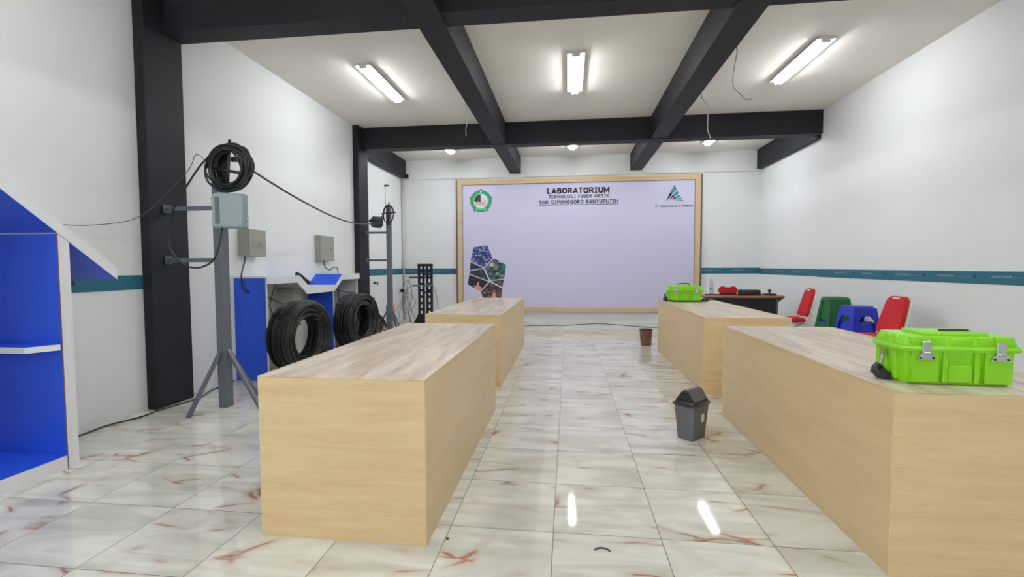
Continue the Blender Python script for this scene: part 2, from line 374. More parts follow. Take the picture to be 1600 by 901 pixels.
# thin ledge under the ceiling on the back wall, pipe in corner
bm = BM(); box(bm, XL2, XR2, YB - 0.03, YB, 3.283, 3.318); struct('trim_1', bm, M_wall, label='thin ledge along the top of the back wall')
bm = BM(); cyl(bm, (-3.265, YB - 0.04, 0), (-3.265, YB - 0.04, 3.28), 0.022); struct('trim_2', bm, M_inner, smooth=True, label='cream conduit in the back left corner')
# teal printed bands
n_trim = [2]
def band(x0, y0, x1, y1, z0, z1, nrm, marks, lab):
    """band on a wall between two points, thickness along nrm; marks = list of distances from start."""
    n_trim[0] += 1
    t = 0.004; d = Vector((x1 - x0, y1 - y0, 0)); Lh = d.length; d.normalize(); n = Vector(nrm)
    frame = Matrix((d, -n, Vector((0, 0, 1)))).transposed().to_4x4(); frame.translation = Vector((x0, y0, 0))
    bm = BM(); box(bm, 0, Lh, -t, 0, z0, z1); xf(bm, frame)
    s = struct('trim_%d' % n_trim[0], bm, M_teal, label=lab)
    zm = z0 + 0.062
    for m0 in marks:
        b = text_bm('LABORATORIUM', 0.21, 0.024, 0.02)
        xf(b, Matrix.Translation((m0, -t - 0.0008, zm)))
        b2 = text_bm('Agrapana Data Mandiri', 0.2, 0.010, 0.01)
        xf(b2, Matrix.Translation((m0 + 0.22, -t - 0.0008, zm)))
        me = bpy.data.meshes.new('x'); b2.to_mesh(me); b2.free(); b.from_mesh(me); bpy.data.meshes.remove(me)
        xf(b, frame); obj('lettering', b, M_pale, s)
        b = BM(); vs = [b.verts.new((m0 + 0.45 + a, -t - 0.0008, zm + c)) for a, c in ((0, -0.004), (0.045, -0.004), (0.024, 0.034))]; b.faces.new(vs)
        xf(b, frame); obj('triangle_mark', b, M_navy, s)
    return s
band(XR, 6.42, XR, YN, 1.08, 1.205, (-1, 0, 0), [6.42 - y for y in (5.92, 5.26, 4.6, 3.94, 3.29, 2.63, 1.98, 1.32)], 'teal printed band along the right wall')
band(XR2, YB, XR2, 6.42, 1.085, 1.205, (-1, 0, 0), [0.2, 0.85, 1.5], 'teal printed band on recessed right wall')
band(3.45, YB, XR2, YB, 1.09, 1.222, (0, -1, 0), [0.02, 0.66], 'teal printed band right of the board')
band(XL2, YB, -1.997, YB, 1.09, 1.222, (0, -1, 0), [0.06, 0.70], 'teal printed band left of the board')
band(XL2, 6.5, XL2, YB, 1.09, 1.222, (1, 0, 0), [0.3, 0.95, 1.6], 'teal printed band beyond the far pillar')
band(XL, -1.0, XL, 2.02, 1.08, 1.203, (1, 0, 0), [1.96], 'teal printed band before the near pillar')

# ============================================================ LAMPS
def lamp(x, y, label):
    t = thing('tube_lamp', label, 'ceiling lamp', (x, y, ZC), 0, 'tube lamps on the ceiling')
    L = 0.60
    bm = BM(); prism(bm, [(-0.06, 0), (0.06, 0), (0.105, -0.022), (0.10, -0.03), (-0.10, -0.03), (-0.105, -0.022)], -L, L, 'y'); obj('housing', bm, M_lampw, t)
    for s in (-1, 1):
        bm = BM(); tube(bm, [(s * 0.027, -L + 0.02, -0.048), (s * 0.027, L - 0.02, -0.048)], 0.018, 8); obj('tube', bm, M_tube, t, smooth=True)
        bm = BM(); box(bm, -0.048, 0.048, s * (L - 0.02) - 0.006, s * (L - 0.02) + 0.006, -0.062, -0.027, 0.003); obj('end_cap', bm, M_lampw, t)
    return t
for i, x in enumerate((-1.91, 0.655, 3.33)):
    side = ('left bay', 'middle bay', 'right bay')[i]
    lamp(x, 4.43, 'lit tube lamp on the ceiling in the %s before the far beam' % side)
    lamp(x, 7.6, 'lit tube lamp on the ceiling in the %s beyond the far beam' % side)
    lamp(x, 0.1, 'lit tube lamp overhead in the %s near the camera' % side)
    lamp(x, -3.6, 'lit tube lamp in the %s behind the camera' % side)

# ============================================================ TABLES
def table(x0, x1, y0, y1, label):
    t = thing('lab_table', label, 'table', ((x0 + x1) / 2, (y0 + y1) / 2, 0), 0, 'boxy wooden lab tables')
    a, b = (x1 - x0) / 2, (y1 - y0) / 2; T = 0.018
    bm = BM(); box(bm, -a, a, -b, b, HT - 0.004, HT, 0.0008); obj('tabletop', bm, M_top, t)
    for s in (-1, 1):
        bm = BM(); box(bm, -a, a, min(s * b, s * (b - T)), max(s * b, s * (b - T)), 0, HT - 0.0045, 0.001); obj('end_panel', bm, M_mapx, t)
        bm = BM(); box(bm, min(s * a, s * (a - T)), max(s * a, s * (a - T)), -b + T + 0.0005, b - T - 0.0005, 0, HT - 0.0045, 0.001); obj('side_panel', bm, M_mapy, t)
        bm = BM(); box(bm, s * (a + 0.0006) - 0.001, s * (a + 0.0006) + 0.001, -b, b, HT - 0.0042, HT + 0.0006); obj('edge_band', bm, M_framewood, t)
    return t
table(-0.872, -0.069, 0.320, 2.367, 'boxy light wood table at front left of the aisle')
table(-0.941, -0.131, 3.112, 5.781, 'boxy light wood table behind the front left one, before the board')
table(1.870, 2.72, 0.330, 2.411, 'boxy light wood table at front right carrying the large lime case')
table(1.898, 2.70, 3.064, 5.443, 'boxy light wood table on the right by the brown bin')

# ============================================================ BANNER BOARD
BX0, BX1, BZ0, BZ1, BY = -1.997, 3.45, 0.238, 3.24, 8.896
bd = thing('banner_board', 'large lilac banner board in light wood frame on the back wall', 'board', (0, 0, 0))
Y0 = BY
for x_ in (BX0, BX1 - 0.045):
    bm = BM(); box(bm, x_, x_ + 0.045, Y0 - 0.01, YB, BZ0, BZ1); obj('edge_trim', bm, M_dkedge, bd, label='dark side trim of the board')
bm = BM(); fx0, fx1 = BX0 + 0.04, BX1 - 0.04
box(bm, fx0, fx0 + 0.11, Y0 - 0.02, YB, BZ0, BZ1); box(bm, fx1 - 0.11, fx1, Y0 - 0.02, YB, BZ0, BZ1)
box(bm, fx0 + 0.11, fx1 - 0.11, Y0 - 0.02, YB, BZ0, BZ0 + 0.10); box(bm, fx0 + 0.11, fx1 - 0.11, Y0 - 0.02, YB, BZ1 - 0.11, BZ1)
obj('frame', bm, M_framewood, bd)
bm = BM(); g = 0.012
for a in ((fx0 + .11, fx0 + .11 + g, BZ0 + .1, BZ1 - .11), (fx1 - .11 - g, fx1 - .11, BZ0 + .1, BZ1 - .11), (fx0 + .11, fx1 - .11, BZ1 - .11 - g, BZ1 - .11)):
    box(bm, a[0], a[1], Y0 - 0.012, YB, a[2], a[3])
obj('inner_trim', bm, M_dkedge, bd)
bm = BM(); box(bm, fx0 + 0.1, fx1 - 0.1, Y0 - 0.004, YB, BZ0 + 0.09, BZ1 - 0.1); obj('banner', bm, M_lilac, bd)
YT = Y0 - 0.0055
def put_text(s, x0, x1, z0, z1, name='lettering', bold=0.03, m=M_ink):
    b = stroke_text(s, x1 - x0, z1 - z0, bold); xf(b, Matrix.Translation((x0, YT, z0))); return obj(name, b, m, bd)
put_text('LABORATORIUM', 0.10, 1.475, 2.885, 3.015, bold=0.25)
put_text('TEKNOLOGI FIBER OPTIK', 0.13, 1.47, 2.785, 2.858, bold=0.21)
put_text('SMK DIPONEGORO BANYUPUTIH', -0.075, 1.665, 2.66, 2.745, bold=0.22)
bm = BM(); box(bm, -0.08, 1.67, YT, Y0 - 0.004, 2.632, 2.645); obj('underline', bm, M_ink, bd)
put_text('PT. AGRAPANA DATA MANDIRI', 2.46, 3.255, 2.545, 2.585, bold=0.24)
# emblem
ec = Vector((-1.412, 0, 2.755)); ER = 0.262
em = BM()
def disc(bm, r, y, n=48, scal=0, cx=0.0, cz=0.0, depth=0.003, amp=0.0):
    pts = []
    for i in range(n):
        a = 2 * PI * i / n + PI / 2
        rr = r * (1 + amp * max(0, 1 - abs(((a - PI / 2) * scal / (2 * PI) + 0.5) % 1 - 0.5) * 8)) if scal else r
        pts.append((ec.x + cx + rr * math.cos(a), ec.z + cz + rr * math.sin(a)))
    prism(bm, pts, y - depth, y, 'y'); return bm
disc(em, ER * 0.96, YT, 90, 5, amp=0.14, depth=0.001)
emo = obj('emblem', em, M_rim, bd, label='round green school emblem')
bm = BM(); disc(bm, ER * 0.9, YT - 0.001, depth=0.001); obj('green_disc', bm, M_green, emo)
bm = BM(); disc(bm, ER * 0.70, YT - 0.002, depth=0.001); obj('light_ring', bm, M_lgreen, emo)
bm = BM(); disc(bm, ER * 0.60, YT - 0.003, cz=0.0, depth=0.001); obj('white_disc', bm, M_offw, emo)
bm = BM(); pts = [(ec.x + 0.005, ec.z - 0.06)] + [(ec.x + 0.155 * math.cos(a), ec.z + 0.155 * math.sin(a)) for a in [PI / 2 + k * 0.2 for k in range(9)]]
prism(bm, pts, YT - 0.005, YT - 0.004, 'y'); obj('dark_half', bm, M_ink, emo)
bm = BM()
for k in range(4): box(bm, ec.x + 0.02, ec.x + 0.14, YT - 0.0045, YT - 0.004, ec.z + 0.09 - k * 0.035, ec.z + 0.094 - k * 0.035)
obj('globe_lines', bm, M_rim, emo)
bm = BM()
for s in (-1, 1): prism(bm, [(ec.x, ec.z - 0.11), (ec.x + s * 0.13, ec.z - 0.085), (ec.x + s * 0.115, ec.z - 0.02), (ec.x + s * 0.05, ec.z - 0.01), (ec.x, ec.z - 0.03)], YT - 0.0062, YT - 0.0055, 'y')
obj('open_book', bm, M_page, emo)
bm = BM(); box(bm, ec.x - 0.003, ec.x + 0.003, YT - 0.007, YT - 0.0065, ec.z - 0.12, ec.z + 0.15); disc(bm, 0.018, YT - 0.006, 10, cz=0.21, depth=0.001); obj('staff', bm, M_offw, emo)
bm = BM(); box(bm, ec.x - 0.13, ec.x + 0.13, YT - 0.0062, YT - 0.005, ec.z - 0.2, ec.z - 0.165); obj('ribbon', bm, M_lgreen, emo)
# fan-shaped triangle logo
M_ltop = mat('logo_teal', srgb(36, 128, 146), 0.5)
def lp(px, py): return (2.473 + (px - 1025) * 0.01352, 3.029 - (py - 288) * 0.01395)
fan = [((1040.0, 314.0), (1053.8, 288.0), (1057.2, 295.4)), ((1044.0, 312.2), (1057.9, 297.0), (1060.4, 302.0)), ((1047.5, 311.2), (1061.0, 303.2), (1063.2, 307.0)),
       ((1050.5, 311.0), (1063.8, 308.0), (1066.0, 311.0)), ((1053.5, 312.8), (1066.4, 311.9), (1069.5, 314.0))]
lg = None
for i, (a, b, c) in enumerate(fan):
    A, B_, C_ = (Vector(lp(*p)) for p in (a, b, c)); k = 0.55
    bm = BM(); prism(bm, [A, A.lerp(B_, k), A.lerp(C_, k)], YT - 0.001, YT, 'y'); prism(bm, [A, A.lerp(B_, k), A.lerp(C_, k)], YT - 0.001, YT, 'y')
    o = obj('logo_blade' if lg else 'company_logo', bm, M_navy, lg or bd)
    if not lg: lg = o; o['label'] = 'fan shaped triangle logo'
    bm = BM(); prism(bm, [A.lerp(B_, k), B_, C_, A.lerp(C_, k)], YT - 0.001, YT, 'y'); obj('logo_blade_tip', bm, M_ltop, lg)
# collage of photographs
def cp(x, y): return (-1.595 + (x - 130) * (1.273 - 1.595) / (130 - 325) * 1.0, 1.709 - (y - 145) * 0.001629)
collage = [('city_photo', [(130, 145), (325, 115), (400, 298), (285, 428), (92, 340)], print_mat('print_city', [(16, 20, 50), (30, 44, 110), (60, 90, 200), (20, 20, 44), (150, 160, 210)], 30)),
 ('dark_photo', [(88, 356), (272, 438), (80, 466)], print_mat('print_dark', [(28, 28, 40), (60, 64, 84), (20, 20, 30)], 20)),
 ('circuit_photo', [(442, 312), (590, 395), (562, 588), (366, 612), (292, 440), (408, 308)], print_mat('print_circuit', [(24, 36, 44), (60, 110, 108), (30, 50, 56), (130, 160, 160), (40, 60, 70)], 14)),
 ('device_photo', [(80, 480), (272, 450), (346, 618), (74, 520)], print_mat('print_device', [(40, 46, 58), (110, 124, 140), (60, 70, 84), (30, 30, 40)], 10)),
 ('hand_photo', [(70, 532), (342, 632), (224, 764), (45, 668)], print_mat('print_hand', [(22, 22, 32), (34, 32, 42), (50, 44, 52)], 8)),
 ('cable_photo', [(372, 622), (560, 600), (536, 708)], print_mat('print_cables', [(40, 36, 48), (120, 90, 96), (50, 60, 70)], 22)),
 ('splice_photo', [(358, 638), (532, 724), (520, 880), (270, 880), (230, 776)], print_mat('print_splice', [(44, 30, 38), (90, 56, 50), (40, 34, 50), (160, 110, 100), (60, 50, 60)], 18))]
cg = None
for n_, pts, m in collage:
    bm = BM(); prism(bm, [cp(*p) for p in pts], YT - 0.001, YT, 'y')
    if cg is None: cg = obj('photo_collage', bm, m, bd, label='collage of pentagon photographs')
    else: obj(n_, bm, m, cg)
bm = text_bm('B', 0.07 * 1.6, 0.12, 0.02); x_, z_ = cp(210, 400); xf(bm, Matrix.Translation((x_, YT - 0.002, z_))); obj('letter', bm, M_navy, cg)
bm = BM(); prism(bm, [cp(*p) for p in ((150, 740), (135, 680), (170, 690), (195, 630), (212, 640), (208, 690), (248, 715), (238, 750), (222, 760))], YT - 0.002, YT - 0.001, 'y'); obj('printed_hand', bm, M_skin, cg)
bm = BM(); prism(bm, [cp(*p) for p in ((400, 345), (420, 400), (375, 425), (345, 400))], YT - 0.002, YT - 0.001, 'y'); obj('printed_gauge', bm, M_page, cg)
bm = BM(); prism(bm, [cp(*p) for p in ((380, 870), (400, 800), (430, 770), (440, 810), (460, 870))], YT - 0.002, YT - 0.001, 'y'); obj('printed_fingers', bm, M_skin, cg)

# ============================================================ SLOPED BLUE SHELF (left foreground)
sh = thing('shelf_unit', 'white and blue shelf unit with sloping top, at left edge before the near pillar', 'shelf', (0, 0, 0))
XF, XBk = -2.567, XL
SY = 0.86
bm = BM(); prism(bm, [(SY, 0), (SY + 0.066, 0), (SY + 0.066, 1.43), (SY, 1.483)], XBk, XF, 'x'); obj('side_panel', bm, M_white, sh)
bm = BM(); box(bm, XBk, XF - 0.004, SY - 0.004, SY - 0.0005, 0.085, 1.48); obj('blue_lining', bm, M_blue, sh, label='blue inner lining of the shelf unit')
bm = BM(); box(bm, XF - 0.003, XF + 0.0015, SY - 0.006, SY, 0, 1.483); obj('edge_strip', bm, M_edge, sh)
bm = BM(); box(bm, XBk, XF, -0.6, -0.54, 0, 2.5); obj('side_panel', bm, M_white, sh)
bm = BM(); box(bm, XBk, XF, -0.54, SY - 0.0045, 0.0, 0.088); obj('plinth', bm, M_white, sh)
bm = BM(); box(bm, XBk, XF - 0.002, -0.54, SY - 0.0045, 0.0885, 0.0905); obj('bottom_lining', bm, M_blue, sh)
# sloping board: lower edge passes through (0.575,1.712) (0.95,1.42) (1.232,1.18)
sl = -0.80
def zl(y): return 1.485 + (y - SY) * sl
y0s, y1s = -0.54, 1.235
bm = BM(); prism(bm, [(y0s, zl(y0s) + 0.003), (y1s, zl(y1s) + 0.003), (y1s, zl(y1s) + 0.085), (y0s, zl(y0s) + 0.085)], XBk, XF, 'x'); obj('sloping_board', bm, M_white, sh)
bm = BM(); prism(bm, [(y0s, zl(y0s)), (SY - 0.004, zl(SY - 0.004)), (SY - 0.004, zl(SY - 0.004) + 0.0025), (y0s, zl(y0s) + 0.0025)], XBk, XF - 0.002, 'x')
prism(bm, [(SY + 0.067, zl(SY + 0.067)), (y1s - 0.002, zl(y1s - 0.002)), (y1s - 0.002, zl(y1s - 0.002) + 0.0025), (SY + 0.067, zl(SY + 0.067) + 0.0025)], XBk, XF - 0.002, 'x')
obj('board_lining', bm, M_blue, sh, label='blue underside of the sloping board')
bm = BM(); prism(bm, [(XBk, SY - 0.006), (XF - 0.01, SY - 0.006), (XF - 0.09, SY - 0.14), (XBk, SY - 0.14)], 0.757, 0.793, 'z')
obj('shelf', bm, M_white, sh)
bm = BM(); prism(bm, [(XBk, SY - 0.006), (XF - 0.012, SY - 0.006), (XF - 0.092, SY - 0.138), (XBk, SY - 0.138)], 0.7935, 0.795, 'z'); obj('shelf_lining', bm, M_blue, sh)
bm = BM(); box(bm, XBk, XBk + 0.012, -0.54, SY - 0.0045, 0.091, 1.48); obj('back_panel', bm, M_inner, sh)

# ============================================================ TWO-BAY COUNTER DESK
dk = thing('cable_desk', 'blue and white counter desk with notched top between the two pillars', 'desk', (0, 0, 0))
XD = -2.75; XW = XL + 0.001; Z1 = 1.166; TH = 0.086
top = [(3.11, Z1), (3.739, Z1), (3.963, 1.012), (4.662, 1.012), (4.878, Z1), (5.41, Z1)]
def off(t): return [(y + d, z - TH) for (y, z), d in zip(t, (0, -0.055, -0.05, -0.06, -0.04, 0))]
bot = off(top)
bm = BM(); prism(bm, top + bot[::-1], XD, XD + 0.018, 'x'); obj('fascia', bm, M_white, dk)
bm = BM()
def slab(bm, a, b, th=0.018):
    prism(bm, [a, b, (b[0], b[1] - th), (a[0], a[1] - th)], XW, XD - 0.0005, 'x')
slab(bm, top[0], top[1]); slab(bm, top[2], top[3]); slab(bm, top[4], top[5]); obj('countertop', bm, M_white, dk)
for q_ in (1, 3):
    bm = BM(); slab(bm, *[(y_, z_ - 0.006) for y_, z_ in top[q_:q_ + 2]]); obj('notch_board', bm, M_white, dk)
    bm = BM(); slab(bm, top[q_], top[q_ + 1], 0.005); obj('sloping_top', bm, M_blue, dk, label='blue sloping side of the notch')
bm = BM(); box(bm, XW, XD - 0.001, 3.118, 3.136, 0, Z1 - 0.019); obj('side_panel', bm, M_white, dk)
bm = BM(); box(bm, XW + 0.03, XD - 0.012, 3.112, 3.1175, 0, Z1 - 0.02); obj('blue_facing', bm, M_blue, dk, label='blue face of the near end panel')
bm = BM(); box(bm, XW + 0.02, XD - 0.002, 4.60, 4.618, 0, 0.99); obj('side_panel', bm, M_white, dk)
bm = BM(); box(bm, XW + 0.03, XD - 0.01, 4.595, 4.5995, 0, 0.985); obj('blue_facing', bm, M_blue, dk)
bm = BM(); box(bm, XW, XD - 0.002, 5.36, 5.378, 0, Z1 - 0.019); obj('side_panel', bm, M_white, dk)
bm = BM(); box(bm, XW + 0.013, -2.94, 3.93, 4.13, 0.02, 0.985); obj('divider', bm, M_inner, dk)
bm = BM(); box(bm, XW, XW + 0.012, 3.137, 5.359, 0.02, 0.9); obj('back_panel', bm, M_inner, dk)

# ============================================================ WALL CABINETS
def cabinet(name, y0, y1, z0, z1, dep, label, lock_y):
    t = thing(name, label, 'electrical box', (XL, (y0 + y1) / 2, z0))
    h = z1 - z0; a = (y1 - y0) / 2
    bm = BM(); box(bm, 0.0, dep - 0.012, -a, a, 0, h, 0.002); obj('body', bm, M_panel, t)
    bm = BM(); box(bm, dep - 0.0115, dep, -a + 0.004, a - 0.004, 0.004, h - 0.004, 0.002); d = obj('door', bm, M_panel, t)
    bm = BM(); cyl(bm, (dep, lock_y, h * 0.5), (dep + 0.015, lock_y, h * 0.5), 0.011); box(bm, dep + 0.012, dep + 0.02, lock_y - 0.004, lock_y + 0.004, h * 0.5 - 0.03, h * 0.5 + 0.005); obj('lock', bm, M_chrome, d)
    return t
cabinet('wall_cabinet', 3.24, 3.54, 1.395, 1.705, 0.14, 'grey metal box on left wall over the near end of the blue desk', 0.02)
cabinet('wall_cabinet', 4.86, 5.26, 1.36, 1.74, 0.1, 'beige metal box on left wall over the far end of the blue desk', 0.08)
def wire(pts, r, m, label, cat='cable', name='cable', sub=8, seg=6, group=None):
    bm = BM(); tube(bm, smooth_path(pts, sub), r, seg); return tag(obj(name, bm, m, None, smooth=True), label, cat, group)
wire([(XL + 0.08, 3.25, 1.395), (XL + 0.09, 3.22, 1.33), (XL + 0.13, 3.12, 1.22), (XL + 0.14, 3.09, 1.12), (XL + 0.16, 3.095, 1.03), (XL + 0.22, 3.108, 0.98)], 0.008, M_cable, 'black cable from the near wall box to the blue desk side')
wire([(XL + 0.06, 5.0, 1.36), (XL + 0.07, 5.02, 1.27), (XL + 0.1, 5.1, 1.225), (XL + 0.1, 5.2, 1.26), (XL + 0.1, 5.3, 1.26), (XL + 0.1, 5.36, 1.20), (XL + 0.1, 5.36, 0.9), (XL + 0.1, 5.36, 0.3), (XL + 0.1, 5.36, 0.01)], 0.008, M_wire, 'grey cable hanging from the beige wall box')

# ============================================================ CABLE COILS ON THE FLOOR
def coil(name, c, ang, lean, Ro, Ri, T, n, seedv, label, loose=0):
    rnd = random.Random(seedv)
    t = thing(name, label, 'cable coil', c, ang, 'big black cable coils on the floor')
    bm = BM()
    for i in range(n):
        u = (i + 0.5) / n
        ax = (rnd.random() - 0.5) * T; rr = Ri + 0.012 + (Ro - Ri - 0.024) * math.sqrt(rnd.random())
        if abs(ax) > T * 0.36: rr = min(rr, Ro - 0.03)
        if i % 3 == 0: rr = Ro - 0.02 * rnd.random() - 0.01; ax *= 0.95
        if i % 3 == 1: ax = (T / 2) * (1 if i % 2 else -1) * (0.9 + 0.1 * rnd.random())
        ph = rnd.random() * 6; tilt = (rnd.random() - 0.5) * 0.05; wob = 0.012
        pts = []
        for k in range(48):
            a = 2 * PI * k / 48
            r2 = rr + wob * math.sin(2 * a + ph)
            pts.append((ax + tilt * r2 * math.cos(a + ph), r2 * math.cos(a), Ro + 0.03 + r2 * math.sin(a)))
        tube(bm, pts, 0.011, 5, closed=True)
    # solid core so no light passes between the windings
    prof = [(-T * 0.42, Ri + 0.03), (T * 0.42, Ri + 0.03), (T * 0.42, Ro - 0.035), (-T * 0.42, Ro - 0.035)]
    R = [[bm.verts.new((p[0], p[1] * math.cos(2 * PI * k / 48), Ro + 0.03 + p[1] * math.sin(2 * PI * k / 48))) for p in prof] for k in range(48)]
    for k in range(48):
        a, b = R[k], R[(k + 1) % 48]
        for j in range(4): bm.faces.new((a[j], a[(j + 1) % 4], b[(j + 1) % 4], b[j]))
    q = Matrix.Rotation(lean, 4, 'Y'); xf(bm, q)
    obj('windings', bm, M_cable, t, smooth=True)
    for a in (0.9, 2.4, 4.3):
        b = BM(); h = T / 2 + 0.014; r0, r1 = Ri - 0.006, Ro + 0.014
        pr_ = [(-h, r0), (h, r0), (h, r1), (-h, r1)]
        pts = []
        for j in range(4):
            p, q2 = pr_[j], pr_[(j + 1) % 4]
            for s in range(4): pts.append((p[0] + (q2[0] - p[0]) * s / 4, (p[1] + (q2[1] - p[1]) * s / 4) * math.cos(a), Ro + 0.03 + (p[1] + (q2[1] - p[1]) * s / 4) * math.sin(a)))
        tube(b, pts, 0.005, 5, closed=True); xf(b, q); obj('tie', b, M_wire, t, smooth=True)
    if loose:
        b = BM()
        for i in range(loose):
            rr = Ro * (0.98 + 0.04 * rnd.random()); dy = 0.06 + 0.40 * (i / loose); ph = rnd.random()
            pts = [((rnd.random() - .5) * 0.02 + T * (0.1 + 0.5 * rnd.random()) * math.cos(2 * PI * k / 40 + 1) * 0.4, dy + rr * math.cos(2 * PI * k / 40), max(0.02, Ro * 0.97 - dy * 0.35 + rr * math.sin(2 * PI * k / 40) * (1 - dy * 0.8))) for k in range(40)]
            tube(b, pts, 0.009, 5, closed=True)
        obj('loose_loops', b, M_cable, t, smooth=True)
    return t
coil('cable_coil', (-2.585, 3.5, 0), -0.12, 0.0, 0.42, 0.24, 0.26, 80, 3, 'big coil of black cable before the near half of the blue desk')
coil('cable_coil', (-2.585, 4.98, 0), -0.12, 0.0, 0.42, 0.24, 0.26, 80, 5, 'big coil of black cable with loose loops beside the far pillar', loose=14)
wire([(-2.85, 3.42, 1.04), (-2.85, 3.37, 0.95), (-2.85, 3.32, 0.83), (-2.80, 3.30, 0.72), (-2.74, 3.28, 0.66)], 0.007, M_cable, 'black cable dropping from under the desk into the near coil')
wire([(-2.95, 3.145, 0.96), (-2.88, 3.28, 0.93), (-2.78, 3.36, 0.87), (-2.69, 3.42, 0.81)], 0.007, M_cable, 'black cable curving from desk end panel onto the near coil')
wire([(-2.9, 4.66, 1.0), (-2.82, 4.75, 0.95), (-2.7, 4.88, 0.9), (-2.6, 4.98, 0.885)], 0.007, M_wire, 'black cable slanting from under the notch to the far coil')
wire([(-2.80, 4.03, 1.06), (-2.85, 4.12, 1.075), (-2.9, 4.25, 1.075), (-2.92, 4.4, 1.03)], 0.008, M_cable, 'short black cable lying in the notch of the blue desk')
bm = BM(); tube(bm, smooth_path([(-2.83, 3.84, 1.185), (-2.83, 3.92, 1.15), (-2.83, 4.0, 1.10), (-2.83, 4.07, 1.065)], 4), 0.026, 10, r1=0.04); tag(obj('splice_closure', bm, M_cable, None, smooth=True), 'black cable splice end lying in the notch of the blue desk', 'cable closure')

# ============================================================ POLES
def pole(loc, H, wdt, arm_zs, arm_len, label, leg_top, leg_s):
    t = thing('steel_pole', label, 'pole', loc)
    h = wdt / 2
    bm = BM(); box(bm, -h, h, -h, h, 0, H, 0.004); obj('post', bm, M_steel, t)
    for z in arm_zs:
        bm = BM(); box(bm, -arm_len + 0.01, -h, -0.016, 0.016, z - 0.018, z + 0.018); a = obj('arm', bm, M_steel, t)
        bm = BM(); box(bm, -arm_len, -arm_len + 0.012, -0.035, 0.035, z - 0.035, z + 0.035)
        for s in (-1, 1): cyl(bm, (-arm_len + 0.012, s * 0.022, z), (-arm_len + 0.026, s * 0.022, z), 0.009, 6)
        obj('bracket', bm, M_steel, a)
    for dx, dy in leg_s:
        L = Vector((dx, dy, 0)); n = L.normalized(); s = Vector((-n.y, n.x, 0)) * 0.016
        p0 = n * h + Vector((0, 0, leg_top)); p1 = L
        bm = BM(); k = Vector((0, 0, 0.045)); j = n * 0.03
        rings = [[p0 + s, p0 - s, p0 - s - k, p0 + s - k], [p1 + s + j * 0.5, p1 - s + j * 0.5, p1 - s - j * 0.5, p1 + s - j * 0.5]]
        loft(bm, [[tuple(v) for v in r] for r in rings]); obj('leg', bm, M_steel, t)
    return t
P1 = Vector((-2.53, 2.185, 0))
pole(P1, 2.24, 0.086, (1.80, 1.335), 0.53, 'tall grey steel pole beside the near pillar, cable ring on top', 0.53, [(-0.09, -0.33), (0.06, 0.36), (0.36, -0.03)])
P2 = Vector((-2.63, 6.42, 0))
pole(P2, 2.36, 0.08, (1.885, 1.385), 0.43, 'tall grey steel pole beside the far pillar, small ring on top', 0.53, [(-0.25, -0.2), (0.3, -0.1), (0.02, 0.34)])
# cable ring on the first pole
def ring(name, c, yaw_, r, n, spread, rc, label, sq=1.0, crossbar=True, arms=0.2, pitch=0.0, seedv=1, dep=0.05, plate=False):
    rnd = random.Random(seedv)
    t = thing(name, label, 'cable reel', c, yaw_)
    bm = BM()
    for i in range(n):
        r2 = r - spread * rnd.random(); ph = rnd.random() * 6; e = 0.03 * rnd.random() * (1 if spread > 0.02 else 0.2)
        oy = (rnd.random() - 0.5) * dep; ox = (rnd.random() - 0.5) * spread * 0.5
        tube(bm, [(ox + (r2 + e * math.sin(a * 2 + ph)) * math.cos(a), oy + 0.3 * e * math.sin(3 * a + ph), sq * (r2 + e * math.cos(a * 2 + ph)) * math.sin(a)) for a in [2 * PI * k / 40 for k in range(40)]], rc, 6, closed=True)
    obj('windings', bm, M_cable, t, smooth=True)
    if plate:
        bm = BM(); box(bm, -0.16, -0.04, 0.052, 0.058, -0.16, 0.19); box(bm, 0.0, 0.09, 0.03, 0.05, 0.06, 0.10); obj('mount_plate', bm, M_bkp, t)
    bm = BM(); tube(bm, [(-arms, 0.0, 0.02), (arms, 0.0, -0.07 if n > 5 else 0.02)], 0.013, 8)
    tube(bm, [(-0.02, 0, -arms), (0.02, 0, arms * 1.08)], 0.012, 8)
    obj('crossbar', bm, M_bkp, t, smooth=True)
    return t
ring('cable_ring', (-2.36, 2.09, 2.13), -0.02, 0.205, 20, 0.058, 0.010, 'ring of black cable wound on top of the near steel pole', 1.02, arms=0.225, seedv=2, dep=0.09, plate=True)
ring('cable_ring', (-2.60, 6.33, 2.20), -0.5, 0.14, 3, 0.006, 0.008, 'thin black hoop on a crossbar atop the far steel pole', 1.15, arms=0.19, seedv=4, dep=0.02)
# grey terminal box on pole 1
tb = thing('terminal_box', 'pale grey plastic terminal box on the near steel pole', 'junction box', (-2.345, 2.075, 1.605), 0.28)
bm = BM(); box(bm, -0.13, 0.13, -0.02, 0.05, 0, 0.30, 0.012, 3); obj('back_shell', bm, M_boxg, tb, smooth=40)
bm = BM(); prism(bm, [(-0.128, 0.004), (0.128, 0.004), (0.128, 0.27), (0.09, 0.30), (-0.09, 0.306), (-0.128, 0.28)], -0.055, -0.021, 'y')
bmesh.ops.bevel(bm, geom=bm.edges[:], offset=0.012, segments=3, affect='EDGES'); obj('cover', bm, M_boxg, tb, smooth=40)
bm = BM(); box(bm, -0.098, -0.062, -0.058, -0.054, 0.035, 0.265); obj('side_slot', bm, M_boxd, tb)
bm = BM(); cyl(bm, (0.13, -0.01, 0.09), (0.152, -0.01, 0.09), 0.008); cyl(bm, (-0.13, 0.0, 0.26), (-0.15, 0, 0.26), 0.008); obj('latch_screw', bm, M_chrome, tb)
